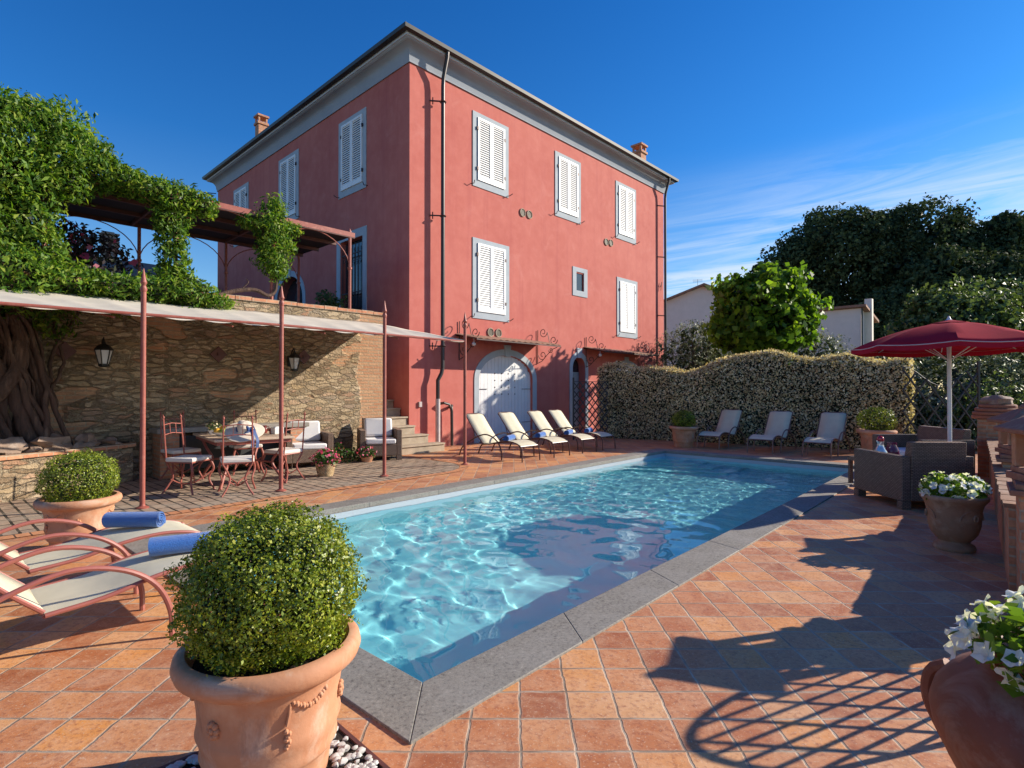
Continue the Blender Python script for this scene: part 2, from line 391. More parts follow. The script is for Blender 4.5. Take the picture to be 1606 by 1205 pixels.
M['terra'] = mat('impruneta_terracotta', (.54, .27, .15), (.48, .225, .12), rough=.75, scale=5, bump=.3, bscale=45, c3=(.58, .35, .22), spec=.3)
def bloom(m, f=.55):
    t = NT(m.node_tree); b = m.node_tree.nodes['Principled BSDF']; src = b.inputs['Base Color'].links[0].from_socket; p = t.obj()
    n = t.noise(p, 3.2, 7, .7, dist=.7); c = t.mix(t.mapr(n, .52, .68, 0, f), src, (.60, .50, .40)); n2 = t.noise(t.vm('MULTIPLY', p, (1, 1, .35)), 9, 5, .7)
    c = t.mix(t.mapr(n2, .58, .72, 0, .6), c, (.22, .11, .07)); t.l.new(c, b.inputs['Base Color'])
bloom(M['terra'])
M['terradk'] = mat('weathered_terracotta', (.34, .20, .125), (.28, .155, .095), rough=.8, scale=6, bump=.3, bscale=40, c3=(.42, .28, .19), spec=.25)
M['terrared'] = mat('aged_red_terracotta', (.26, .07, .035), (.19, .055, .03), rough=.6, scale=3.5, bump=.3, bscale=30, c3=(.32, .10, .05), spec=.35)
bloom(M['terradk'], .35); bloom(M['terrared'], .22)
M['terrashade'] = mat('old_brick_clay', (.36, .15, .085), (.28, .115, .07), rough=.8, scale=7, bump=.4, bscale=40, c3=(.44, .24, .15))
M['soil'] = mat('potting_soil', (.022, .014, .009), (.04, .026, .016), rough=1, scale=30, bump=1, bscale=80, bdist=.02)
def m_coping():
    m, t, b = newmat('grey_peperino_coping'); p = t.pos()
    n = t.noise(p, 48, 6, .8); n2 = t.noise(p, 2.5, 4); n3 = t.noise(p, 160, 2)
    c = t.ramp(n, [(.36, (.06, .054, .045)), (.44, (.19, .172, .145)), (.6, (.26, .24, .20)), (.74, (.44, .41, .35))])
    c = t.mix(t.mapr(n3, .64, .70, 0, .8), c, (.06, .055, .05)); c = t.mix(t.mapr(n2, .4, .7, 0, .35), c, (.33, .31, .28))
    t.setin(b, 'Base Color', c); b.inputs['Roughness'].default_value = .75; t.setin(b, 'Normal', t.bump(n, .35, .004)); return m
M['coping'] = m_coping()
def m_liner():
    m, t, b = newmat('pale_blue_pool_liner'); p = t.pos(); z = t.sep(p)[2]
    n = t.noise(p, 2, 3)
    c = t.mix(t.mapr(z, -.175, -.165), t.mix(t.mapr(n, .3, .7), (.34, .77, .79), (.40, .83, .85)), (.40, .44, .47))
    t.setin(b, 'Base Color', c); b.inputs['Roughness'].default_value = .5; return m
M['liner'] = m_liner()
M['wicker'] = m_brick('brown_grey_wicker', (.25, .165, .12), (.31, .21, .155), (.07, .045, .032), .045, .017, .0035, axes='BOX', bumpd=.006, rough=.6, vary=.15)
M['wickerwhite'] = mat('worn_wicker_edge', (.5, .46, .42))
M['basket'] = m_brick('straw_basket_weave', (.62, .46, .26), (.50, .35, .18), (.20, .12, .06), .05, .022, .004, axes='BOX', bumpd=.006)
M['burgundy'] = translucent(mat('burgundy_parasol_cloth', (.46, .022, .045), (.40, .018, .038), rough=.95, scale=3, spec=.08), (.42, .03, .07), .18)
M['piping'] = mat('pale_piping', (.55, .45, .45))
M['polewhite'] = mat('white_lacquered_metal', (.72, .72, .70), rough=.35)
M['canvas'] = mat('beige_shade_cloth', (.62, .56, .46), (.54, .48, .40), rough=.9, scale=2.5, bump=.3, bscale=9, c3=(.50, .46, .38))
M['pergroof'] = mat('dark_pergola_sheeting', (.018, .010, .010), (.025, .012, .012), rough=.7, scale=3)
M['wood'] = mat('pale_table_top', (.58, .44, .32), (.50, .36, .25), rough=.6, scale=4, stretch=(1, 6, 1), bump=.2)
M['stoneslab'] = mat('grey_stone_slab', (.30, .27, .24), (.22, .20, .17), rough=.8, scale=6, bump=.4, bscale=25)
M['steps'] = mat('travertine_step', (.46, .38, .28), (.38, .30, .21), rough=.8, scale=5, bump=.4, bscale=30, c3=(.30, .24, .17))
M['rock'] = mat('bed_rock', (.36, .26, .20), (.26, .18, .13), rough=.9, scale=4, bump=.7, bscale=12, c3=(.42, .34, .28), bdist=.03)
M['pebble'] = mat('white_pebble', (.60, .58, .54), (.42, .40, .36), rough=.6, scale=9)
M['bark'] = mat('wisteria_bark', (.13, .07, .048), (.07, .04, .028), rough=.9, scale=9, stretch=(1, 1, .22), bump=1, bscale=45, bdist=.03, c3=(.21, .125, .085))
M['barkdk'] = mat('tree_bark', (.10, .075, .055), (.07, .05, .038), rough=.95, scale=5, bump=1, bscale=12, bdist=.04)
M['box_leaf'] = leafmat('boxwood_leaf', [(.045, .08, .006), (.12, .18, .010), (.20, .27, .015), (.30, .36, .025), (.42, .42, .06)], .28, rough=.4, spec=.5)
M['wis_leaf'] = leafmat('wisteria_leaf', [(.035, .09, .010), (.06, .15, .014), (.11, .22, .02), (.19, .30, .03), (.28, .34, .05)], .45)
M['linden_leaf'] = leafmat('linden_leaf', [(.05, .11, .012), (.09, .18, .018), (.15, .28, .022), (.25, .38, .03)], .5)
M['oak_leaf'] = leafmat('holm_oak_leaf', [(.025, .042, .020), (.042, .066, .030), (.062, .092, .042), (.095, .125, .060)], .15, rough=.8, spec=.1)
M['bush_leaf'] = leafmat('mixed_shrub_leaf', [(.055, .095, .03), (.10, .15, .045), (.16, .21, .07)], .3)
M['olive_leaf'] = leafmat('olive_leaf', [(.09, .12, .07), (.15, .18, .11), (.22, .25, .16), (.30, .32, .22)], .2)
M['bright_leaf'] = leafmat('bright_hedge_leaf', [(.05, .12, .02), (.09, .19, .02), (.14, .26, .03)], .4)
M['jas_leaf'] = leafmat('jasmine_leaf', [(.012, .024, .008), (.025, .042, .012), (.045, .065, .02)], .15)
M['jas_flower'] = leafmat('jasmine_blossom', [(.46, .34, .18), (.64, .50, .28), (.78, .66, .42), (.86, .78, .58)], .3, rough=.8)
M['pet_leaf'] = leafmat('petunia_leaf', [(.06, .13, .015), (.12, .22, .02), (.20, .30, .035)], .4)
M['pet_flower'] = leafmat('white_petunia_petal', [(.80, .80, .84), (.88, .88, .90)], .35, rough=.7)
M['boug_leaf'] = leafmat('dark_purple_leaf', [(.03, .022, .03), (.05, .03, .045), (.035, .05, .025)], .2)
M['pink_flower'] = leafmat('pink_blossom', [(.55, .05, .14), (.70, .12, .25), (.75, .30, .38)], .3)
M['ger_leaf'] = leafmat('geranium_leaf', [(.04, .09, .02), (.07, .14, .03)], .3)
M['cream'] = mat('cream_house_render', (.78, .70, .60), (.70, .63, .53), rough=.85, scale=2, bump=.1)
M['ground'] = mat('dry_grass_ground', (.10, .10, .045), (.15, .13, .07), rough=1, scale=.6, bump=.5, bscale=6, c3=(.07, .08, .03))
M['blackiron'] = mat('black_lantern_metal', (.02, .02, .02), (.03, .028, .026), rough=.45, metal=.4)
M['milk'] = mat('frosted_lantern_glass', (.62, .62, .60), rough=.25, spec=.7)
M['trellis'] = mat('black_trellis', (.022, .022, .024), (.03, .028, .028), rough=.5)
M['straw'] = mat('straw_hat', (.74, .64, .52), (.66, .55, .43), rough=.9, scale=12, bump=.5, bscale=90)
M['hatunder'] = mat('pale_blue_brim_lining', (.40, .58, .62), rough=.9)
M['navy'] = mat('blue_hat_ribbon', (.05, .10, .26), (.04, .08, .20), rough=.6)
M['yellow'] = mat('yellow_fruit', (.75, .36, .03), (.80, .48, .05), rough=.5, scale=10)
M['green'] = mat('green_fruit', (.30, .36, .06), rough=.5)
M['redjam'] = mat('red_jug_glaze', (.22, .03, .02), rough=.25)
M['china'] = mat('white_china', (.78, .78, .76), rough=.25)
M['jadered'] = mat('red_glass', (.40, .02, .04), rough=.1, spec=.8)
M['antenna'] = M['pipe']

# ------------------------------------------------------------------ world, sun, camera
AZ = R(16); EL = R(24.5)
w = bpy.data.worlds.new('World'); S.world = w; w.use_nodes = True; t = NT(w.node_tree)
bg = t.n['Background']; sk = t.new('ShaderNodeTexSky', sky_type='NISHITA'); sk.sun_disc = False
sk.sun_elevation = EL; sk.sun_rotation = PI/2-AZ; sk.air_density = 1.0; sk.dust_density = .4; sk.ozone_density = 2.5; sk.altitude = 200
hs = t.new('ShaderNodeHueSaturation'); hs.inputs['Saturation'].default_value = 1.12; t.l.new(sk.outputs[0], hs.inputs['Color'])
d = t.new('ShaderNodeTexCoord').outputs['Generated']; x, y, z = t.sep(d)
zz = t.m('MAXIMUM', z, .03); cx = t.m('DIVIDE', x, zz); cy = t.m('DIVIDE', y, zz)
rot = t.new('ShaderNodeVectorRotate', rotation_type='Z_AXIS'); t.setin(rot, 0, t.comb(cx, cy)); rot.inputs['Angle'].default_value = R(42)
cv = t.vm('MULTIPLY', rot.outputs[0], (.48, 1.5, 1))
c1 = t.noise(cv, 1.35, 12, .66, dist=1.1); c2 = t.noise(cv, .35, 3)
side = t.m('SUBTRACT', t.m('MULTIPLY', x, .9), t.m('MULTIPLY', z, 1.25))
mask = t.m('MULTIPLY', t.mapr(c1, .39, .64), t.m('MULTIPLY', t.mapr(side, -.25, .1), t.mapr(c2, .30, .50)))
mask = t.m('MULTIPLY', t.m('MULTIPLY', mask, t.mapr(z, .02, .08)), t.mapr(z, .20, .37, 1, 0), clamp=True)
tint = t.ramp(t.m('MAXIMUM', z, 0), [(0, (.98, .98, .98)), (.12, (.74, .90, 1.0)), (.38, (.19, .62, 1.0)), (.8, (.05, .48, .95))])
skyc = t.mix(1.0, hs.outputs[0], tint, 'MULTIPLY')
cl = t.mix(t.m('MULTIPLY', mask, .80), skyc, (5.0, 5.4, 5.8))
t.l.new(cl, bg.inputs[0]); bg.inputs[1].default_value = .102
sd = Vector((math.cos(AZ)*math.cos(EL), math.sin(AZ)*math.cos(EL), math.sin(EL)))
L = bpy.data.lights.new('sun', 'SUN'); L.energy = 4.6; L.angle = R(.5); L.color = (1, .90, .76); L.cycles.is_caustics_light = True
lo = bpy.data.objects.new('sun', L); COL.objects.link(lo); lo.rotation_euler = sd.to_track_quat('Z', 'Y').to_euler(); lo.location = (20, 6, 14)
cam = bpy.data.cameras.new('camera'); co = bpy.data.objects.new('camera', cam); COL.objects.link(co)
co.location = (0, 0, 1.5); co.rotation_euler = (R(90.515), 0, 0); cam.sensor_width = 36; cam.lens = 36*873/1606
cam.clip_start = .05; cam.clip_end = 2000; S.camera = co
S.view_settings.view_transform = 'Standard'; S.view_settings.look = 'None'; S.view_settings.gamma = 1; S.view_settings.exposure = .76
S.cycles.max_bounces = 8; S.cycles.transmission_bounces = 6; S.cycles.transparent_max_bounces = 6; S.cycles.diffuse_bounces = 4; S.cycles.glossy_bounces = 3
S.cycles.use_denoising = True; S.cycles.blur_glossy = .3; S.cycles.sample_clamp_indirect = 8
# ------------------------------------------------------------------ ground, paving, pool
def flat(name, poly, z, m, kind='structure', holes=None):
    bm = bmesh.new(); es = []
    for lp in [poly]+(holes or []):
        vs = [bm.verts.new((p[0], p[1], z)) for p in lp]; es += [bm.edges.new((vs[i], vs[(i+1) % len(vs)])) for i in range(len(vs))]
    bmesh.ops.triangle_fill(bm, edges=es, use_beauty=True)
    for f in bm.faces:
        if f.normal.z < 0: f.normal_flip()
    me = bpy.data.meshes.new(name); bm.to_mesh(me); bm.free(); o = bpy.data.objects.new(name, me); COL.objects.link(o); me.materials.append(m)
    return tag(o, kind=kind)
PX0, PX1, PY0, PY1 = 1.82, 12.45, 2.26, 6.28        # pool inside edges (pool frame)
CW = .34
pw = lambda *pts: [tuple(PW(a, b))[:2] for a, b in pts]
hw = lambda *pts: [tuple(HW(a, b))[:2] for a, b in pts]
flat('ground', [(-400, -400), (400, -400), (400, 500), (-400, 500)], -2.2, M['ground'])
flat('terrace_paving', pw((-7, -1.6), (17.6, -1.6), (17.6, 9.0), (30, 16), (30, 24), (-7, 24)), 0, M['tiles'],
     holes=[pw((PX0-CW+.02, PY0-CW+.02), (PX1+CW-.02, PY0-CW+.02), (PX1+CW-.02, PY1+CW-.02), (PX0-CW+.02, PY1+CW-.02))])
mb = MB(); mb.bx(-8, 30, -2.0, 24, -2.2, -.03); 
# dining terrace: old pavers with rounded corner
def rcorner(x1, y0, r, grow=0):
    pts = []
    for k in range(9):
        a = -PI/2+PI/2*k/8; pts.append((x1-r+(r+grow)*math.cos(a), y0+r+(r+grow)*math.sin(a)))
    return pts
x1, y0 = 7.55, 7.62
flat('dining_paving', pw((-7, y0), *rcorner(x1, y0, 1.0), (x1, 15), (-7, 15)), .004, M['paver'])
ed = [(-7, y0-.17)]+rcorner(x1, y0, 1.0, .17)+[(x1+.17, 12.5)]
ei = [(-7, y0)]+rcorner(x1, y0, 1.0, 0)+[(x1, 12.5)]
flat('edging_brick_strip', pw(*(ed+ei[::-1])), .008, M['edging'])
# pool
pool = thing('swimming_pool', 'long rectangular swimming pool with grey stone coping sunk in the terracotta terrace', 'swimming pool', (0, 0, 0), PA)
def mitre(x0, y0, x1, y1, c):   # four coping sides
    o = (x0-c, y0-c, x1+c, y1+c)
    return [[(o[0], o[1]), (o[2], o[1]), (x1, y0), (x0, y0)], [(o[2], o[1]), (o[2], o[3]), (x1, y1), (x1, y0)],
            [(o[2], o[3]), (o[0], o[3]), (x0, y1), (x1, y1)], [(o[0], o[3]), (o[0], o[1]), (x0, y0), (x0, y1)]]
g = .0015
for q in mitre(PX0-.02, PY0-.02, PX1+.02, PY1+.02, CW):
    cxx = sum(p[0] for p in q)/4; cyy = sum(p[1] for p in q)/4
    # split the long sides in slabs
    a, b, c2, d2 = [Vector(p) for p in q]; n = max(1, round((b-a).length/1.25))
    for k in range(n):
        f0 = k/n; f1 = (k+1)/n; e = .0016/max((b-a).length, .1)
        pa = a.lerp(b, f0+e); pb = a.lerp(b, f1-e); pc = d2.lerp(c2, f1-e); pd = d2.lerp(c2, f0+e)
        MB().slab([tuple(pa), tuple(pb), tuple(pc), tuple(pd)], -.05, .014).build('coping_slab', M['coping'], pool, bevel=.004)
D = -1.0; b = MB()
vs = [(PX0, PY0, -.051), (PX1, PY0, -.051), (PX1, PY1, -.051), (PX0, PY1, -.051), (PX0, PY0, D), (PX1, PY0, D), (PX1, PY1, D), (PX0, PY1, D)]
b.add(vs, [(0, 4, 5, 1), (1, 5, 6, 2), (2, 6, 7, 3), (3, 7, 4, 0), (4, 7, 6, 5)])
basin = b.build('basin', M['liner'], pool, smooth=False); basin.cycles.is_caustics_receiver = True
mb = MB()
for k in range(4):
    s = 1.9-.42*k; mb.slab([(PX1-s, PY1-.001), (PX1-s*.55, PY1-s), (PX1-.001, PY1-s), (PX1-.001, PY1-.001)], D+.001, -.25-.19*(3-k))
st = mb.build('pool_steps', M['liner'], pool, smooth=False); st.cycles.is_caustics_receiver = True
MB().bx(PX0-CW, PX1+CW, PY0-CW, PY0-.001, D, -.052).bx(PX0-CW, PX1+CW, PY1+.001, PY1+CW, D, -.052).bx(PX0-CW, PX0-.001, PY0, PY1, D, -.052).bx(PX1+.001, PX1+CW, PY0, PY1, D, -.052).build('shell', M['liner'], pool, smooth=False)
# water
def wave(x, y):
    far = min(1, max(0, (x-4.5)/4))
    v = Vector((x, y, 0))
    a = .0090*noise.noise(v*1.5+Vector((3, 1, 0)))+.0088*noise.noise(Vector((x*3.7, y*3.3, 5)))+.0015*noise.noise(Vector((x*8.5, y*7.5, 9)))
    b2 = .0042*far*noise.noise(Vector((x*5.2, y*8.5, 2)))+.0018*far*noise.noise(Vector((x*11, y*17, 7)))
    return a*(1-.25*far)+b2
nx, ny = 340, 130; V = []; F = []
for j in range(ny+1):
    for i in range(nx+1):
        x = PX0-.001+(PX1-PX0+.002)*i/nx; y = PY0-.001+(PY1-PY0+.002)*j/ny; V.append((x, y, wave(x, y)))
for j in range(ny):
    for i in range(nx):
        a = j*(nx+1)+i; F.append((a, a+1, a+nx+2, a+nx+1))
me = bpy.data.meshes.new('pool_water'); me.from_pydata(V, [], F); me.polygons.foreach_set('use_smooth', [True]*len(F))
wo = bpy.data.objects.new('pool_water', me); COL.objects.link(wo); wo.location = (0, 0, -.115); wo.rotation_euler = (0, 0, PA); tag(wo, kind='structure')
m, t, b = newmat('clear_pool_water'); t.n.remove(b)
gl = t.new('ShaderNodeBsdfGlass'); gl.inputs['IOR'].default_value = 1.33; gl.inputs['Roughness'].default_value = 0; gl.inputs['Color'].default_value = (.86, .97, 1, 1)
t.l.new(gl.outputs[0], [n for n in t.n if n.type == 'OUTPUT_MATERIAL'][0].inputs[0]); me.materials.append(m); wo.cycles.is_caustics_caster = True

# ------------------------------------------------------------------ the house
house = thing('house', 'tall three storey salmon pink house with grey trim and white shutters', 'house', HC, HA)
W, DV, TOP = 12.85, 13.2, 9.75
def arch(cx, hw_, z0, zs, rise, n=14):
    return [(cx-hw_, z0)]+[(cx-hw_*math.cos(PI*k/n), zs+rise*math.sin(PI*k/n)) for k in range(n+1)]+[(cx+hw_, z0)]
def holed_wall(name, outer, holes, depth, m, parent, axis='y', off=0.0):
    """vertical wall face with real openings and their reveals; axis y: plane y=off going in to +y; axis x: plane x=off going in to +x"""
    bm = bmesh.new(); es = []
    P = (lambda a, z, d: (a, off+d, z)) if axis == 'y' else (lambda a, z, d: (off+d, a, z))
    for lp in [outer]+holes:
        vs = [bm.verts.new(P(p[0], p[1], 0)) for p in lp]; es += [bm.edges.new((vs[i], vs[(i+1) % len(vs)])) for i in range(len(vs))]
    bmesh.ops.triangle_fill(bm, edges=es, use_beauty=True)
    for lp in holes:
        a = [bm.verts.new(P(p[0], p[1], 0)) for p in lp]; b2 = [bm.verts.new(P(p[0], p[1], depth)) for p in lp]
        for i in range(len(lp)):
            j = (i+1) % len(lp); bm.faces.new((a[i], a[j], b2[j], b2[i]))
    me = bpy.data.meshes.new(name); bm.to_mesh(me); bm.free(); o = bpy.data.objects.new(name, me); COL.objects.link(o); me.materials.append(m); o.parent = parent
    return o
gar = arch(3.48, 1.13, .002, 1.78, .70); gar2 = arch(9.95, .98, .002, 1.78, .62)
sdr = arch(6.98, .36, .002, 2.22, .36); swn = [(6.83, 4.83), (7.25, 4.83), (7.25, 5.42), (6.83, 5.42)]
holed_wall('facade_wall', [(0, 0), (W, 0), (W, TOP), (0, TOP)], [gar, gar2, sdr, swn], .42, M['pink'], house)
ldr = [(2.12, 2.52), (3.32, 2.52), (3.32, 5.72), (2.12, 5.72)]; larch = arch(6.6, .95, 2.52, 4.4, .8)
holed_wall('side_wall', [(.0, 0), (DV, 0), (DV, TOP), (.0, TOP)], [ldr, larch], .35, M['pink'], house, axis='x')
MB().bx(W-.3, W, .45, DV, 0, TOP).bx(.4, W, DV-.3, DV, 0, TOP).build('rear_wall', M['pink'], house, smooth=False)
# cove + eaves + gutter + roof
OV = .33; ZE = 10.05
def ring(mbb, prof):    # sweep profile (offset outwards, z) round the rectangle
    n = len(prof); vs = []
    for o_, z in prof: vs += [(-o_, -o_, z), (W+o_, -o_, z), (W+o_, DV+o_, z), (-o_, DV+o_, z)]
    fs = []
    for i in range(n-1):
        for k in range(4): fs.append((i*4+k, i*4+(k+1) % 4, (i+1)*4+(k+1) % 4, (i+1)*4+k))
    mbb.add(vs, fs); return mbb
cove = [(.015, TOP-.12), (.035, TOP-.12), (.035, TOP-.06), (.05, TOP-.02)]+[(.05+(OV-.09)*(1-math.cos(a)), TOP-.02+(ZE-TOP)*math.sin(a)) for a in [PI/2*k/6 for k in range(1, 7)]]+[(OV-.03, ZE+.002)]
ring(MB(), cove).build('cornice', M['eave'], house, ang=60)
ring(MB(), [(OV-.03, ZE+.002), (OV, ZE+.003), (OV, ZE+.075), (OV-.1, ZE+.075)]).build('fascia', M['fascia'], house, smooth=False)
ring(MB(), [(OV+.0, ZE+.08), (OV+.06, ZE+.055), (OV+.12, ZE+.085), (OV+.135, ZE+.17), (OV+.115, ZE+.17), (OV+.1, ZE+.10), (OV+.03, ZE+.09)]).build('gutter', M['gutter'], house, ang=50)
o_ = OV+.06; hz = ZE+.17; rz_ = 2.3; cxm, cym = W/2, DV/2
MB().add([(-o_, -o_, hz), (W+o_, -o_, hz), (W+o_, DV+o_, hz), (-o_, DV+o_, hz), (cxm-.3, cym, hz+rz_), (cxm+.3, cym, hz+rz_)],
         [(0, 1, 5, 4), (1, 2, 5), (2, 3, 4, 5), (3, 0, 4), (3, 2, 1, 0)]).build('roof', M['roof'], house, smooth=False)
mb = MB()
for k in range(1, 53):
    u = -.2+k*.245; mb.tube([(u, -o_+.03, hz+.01), (u, -o_+.6, hz+.15)], .05, 7)
for k in range(1, 53):
    v = -.2+k*.25; mb.tube([(-o_+.03, v, hz+.01), (-o_+.6, v, hz+.15)], .05, 7)
mb.build('roof_edge_tiles', M['roof'], house)
def chimney(u, v, z0, h, s):
    b = MB(); b.bx(u-s, u+s, v-s, v+s, z0, z0+h); b.bx(u-s*1.25, u+s*1.25, v-s*1.25, v+s*1.25, z0+h, z0+h+.09)
    c = b.build('chimney', M['brickred'], house, smooth=False)
    b = MB()
    for sx in (-1, 1):
        for sy in (-1, 1): b.box(u+sx*s*.85, v+sy*s*.85, z0+h+.2, s*.35, s*.35, .22)
    b.box(u, v, z0+h+.34, s*2.6, s*2.6, .07); b.build('chimney_cap', M['brickred'], c, smooth=False)
chimney(.85, 11.0, 10.3, 1.62, .17); chimney(12.2, .75, 10.2, 1.08, .2)
# windows
def shutter(mb, a0, a1, z0, z1, P, n=None):
    """louvred leaf in plane P(a, d, z); d outward"""
    fw = .062; n = n or int((z1-z0-2*fw-.06)/.062)
    def B(x0, x1, d0, d1, q0, q1):
        vs = [P(x, d, q) for q in (q0, q1) for d in (d0, d1) for x in (x0, x1)]
        mb.add(vs, [(0, 2, 3, 1), (4, 5, 7, 6), (0, 1, 5, 4), (2, 6, 7, 3), (0, 4, 6, 2), (1, 3, 7, 5)])
    B(a0, a0+fw, .012, .052, z0, z1); B(a1-fw, a1, .012, .052, z0, z1)
    B(a0+fw, a1-fw, .014, .050, z0, z0+.13); B(a0+fw, a1-fw, .014, .050, z1-fw, z1)
    h = (z1-z0-.13-fw)/n
    for k in range(n):
        q = z0+.13+h*(k+.5)
        vs = [P(x, d, qq) for (d, qq) in ((.018, q+h*.42), (.024, q+h*.46), (.046, q-h*.34), (.040, q-h*.40)) for x in (a0+fw-.002, a1-fw+.002)]
        mb.add(vs, [(0, 1, 3, 2), (2, 3, 5, 4), (4, 5, 7, 6), (6, 7, 1, 0)])
def window(u0, u1, z0, z1, side='front', fb=.19, fs=.175, shut=True):
    P = (lambda a, d, z: (a, -d, z)) if side == 'front' else (lambda a, d, z: (-d, a, z))
    def B(mb, x0, x1, d0, d1, q0, q1):
        vs = [P(x, d, q) for q in (q0, q1) for d in (d0, d1) for x in (x0, x1)]
        mb.add(vs, [(0, 2, 3, 1), (4, 5, 7, 6), (0, 1, 5, 4), (2, 6, 7, 3), (0, 4, 6, 2), (1, 3, 7, 5)])
    f = MB(); zi0, zi1, a0, a1 = z0+fb, z1-fs*.75, u0+fs, u1-fs
    B(f, u0, a0, .001, .022, z0, z1); B(f, a1, u1, .001, .022, z0, z1); B(f, a0, a1, .001, .022, z0, zi0); B(f, a0, a1, .001, .022, zi1, z1)
    win = f.build('window', M['grey'], house, smooth=False)
    if not shut: return win
    g = MB(); B(g, a0, a1, .002, .008, zi0, zi1); g.build('glass', M['dark'], win, smooth=False)  # near-black sheet on the uncut wall, painted shade behind the louvres
    am = (a0+a1)/2
    for q0, q1 in ((a0+.004, am-.002), (am+.002, a1-.004)):
        s = MB(); shutter(s, q0, q1, zi0+.004, zi1-.004, P); s.build('shutter', M['white'], win, smooth=False)
    for q in (a0-.02, a1-.01):
        for z in (zi0+.32, zi1-.32):
            h = MB(); B(h, q-.02, q+.03, .022, .06, z-.045, z+.045); h.build('hinge', M['iron'], win, smooth=False)
    for s_, q in ((-1, u0-.05), (1, u1-.06)):
        k = MB(); a = P(q, .0, z0+.04); c = P(q+s_*.05+.05, .15, z0+.1); k.tube([a, P(q+.02, .1, z0+.03), c], .012, 5)
        k.build('shutter_stay', M['iron'], win)
    return win
for a in ((2.11, 3.53, 7.12, 9.2), (5.70, 7.08, 7.10, 9.2), (9.24, 10.65, 7.08, 9.2), (2.11, 3.56, 3.46, 5.69), (9.31, 10.74, 3.44, 5.65)): window(*a)
win = window(6.63, 7.46, 4.64, 5.61, fb=.19, fs=.2, shut=False)
MB().bx(6.835, 7.245, .03, .05, 4.835, 5.415).build('glass', M['glassdark'], win, smooth=False)
for a in ((1.96, 3.42, 7.0, 9.2), (5.95, 7.42, 7.0, 9.25), (10.0, 11.45, 7.0, 9.22)): window(*a, side='left')
# side doorway frame with iron-and-glass leaves, arched doorway
f = MB(); 
for a0, a1, q0, q1 in ((1.92, 2.12, 2.5, 5.95), (3.32, 3.52, 2.5, 5.95), (2.12, 3.32, 5.72, 5.95)): f.bx(-.022, -.001, a0, a1, q0, q1)
dr = f.build('terrace_door', M['grey'], house, smooth=False)
MB().bx(.16, .19, 2.13, 3.31, 2.53, 5.71).build('glass', M['glassdark'], dr, smooth=False)
f = MB()
for k in range(7): f.tube([(.02, 2.2+k*.172, 2.55), (.02, 2.2+k*.172, 5.6)], .012, 5)
for z in (3.0, 4.2, 5.3): f.bx(.01, .03, 2.14, 3.3, z, z+.03)
for k in range(6): f.tube([(.02+.0, 2.29+k*.172+.05*math.cos(a), 5.15+.05*math.sin(a)) for a in np.linspace(0, 2*PI, 10)], .008, 4)
f.build('grille', M['iron'], dr)
def arch_band(cx, hi, ho, z0, zs, ri, ro, P, d0=.001, d1=.022, n=18, key=True):
    inn = arch(cx, hi, z0, zs, ri, n); out = arch(cx, ho, z0, zs, ro, n); b = MB(); N_ = len(inn)
    vs = [P(p[0], d, p[1]) for lp in (inn, out) for d in (d0, d1) for p in lp]
    i0, i1, o0, o1 = 0, N_, 2*N_, 3*N_; fs = []
    for k in range(N_-1):
        fs += [(i1+k, i1+k+1, o1+k+1, o1+k), (i0+k, i0+k+1, i1+k+1, i1+k), (o0+k, o1+k, o1+k+1, o0+k+1)]
    b.add(vs, fs)
    if key:
        zt = zs+ri
        vs = [P(x, d, q) for q, ww in ((zt-.03, .1), (zs+ro+.12, .135)) for d in (d0, d1+.025) for x in (cx-ww, cx+ww)]
        b.add(vs, [(0, 2, 3, 1), (4, 5, 7, 6), (0, 1, 5, 4), (2, 6, 7, 3), (0, 4, 6, 2), (1, 3, 7, 5)])
    return b
PF = lambda a, d, z: (a, -d, z); PL = lambda a, d, z: (-d, a, z)
def garage(cx, hw_, rise, ro):
    dr = arch_band(cx, hw_, hw_+.18, .003, 1.78, rise, ro, PF).build('garage_door', M['grey'], house, smooth=False)
    n = 16; b = MB(); w_ = 2*hw_/n
    for k in range(n):
        xa = cx-hw_+k*w_; xm = xa+w_/2; zt = 1.78+rise*math.sqrt(max(0, 1-((xm-cx)/hw_)**2)); b.bx(xa+.004, xa+w_-.004, .08, .11, .03, zt)
    b.bx(cx-hw_, cx+hw_, .112, .13, .02, 2.5 if hw_ > 1 else 2.4)
    lf = b.build('door_planks', M['offwhite'], dr, smooth=False)
    b = MB()
    for k in range(4):
        for j in range(4): b.box(cx-.42+k*.28, .075, 1.35+j*.2, .03, .012, .03)
    b.build('nail_pattern', M['iron'], lf)
    for s_ in (-1, 1):
        for z in (.5, 1.5): MB().bar((cx+s_*(hw_-.02), .07, z), (cx+s_*(hw_-.4), .07, z), .03, .012).build('strap_hinge', M['iron'], lf)
garage(3.48, 1.13, .70, .88); garage(9.95, .98, .62, .80)
ad = arch_band(6.98, .36, .52, .003, 2.22, .36, .54, PF).build('arched_door', M['grey'], house, smooth=False)
b = MB(); b.bx(6.63, 7.33, .26, .30, .003, 2.08); b.bx(6.66, 6.97, .245, .262, .2, .95); b.bx(7.0, 7.30, .245, .262, .2, .95); b.bx(6.66, 6.97, .245, .262, 1.1, 2.0); b.bx(7.0, 7.30, .245, .262, 1.1, 2.0)
b.build('door_leaf', M['doorgrey'], ad, smooth=False)
MB().prism(arch(6.98, .355, 2.09, 2.22, .355), .27, .29).build('fanlight', M['glassdark'], ad, smooth=False)
arch_band(6.6, .95, 1.14, 2.53, 4.4, .8, .98, PL).build('arched_doorway', M['grey'], house, smooth=False)
MB().bx(.3, .34, 5.6, 7.6, 2.5, 5.25).build('arched_doorway_leaf', M['glassdark'], house, smooth=False)
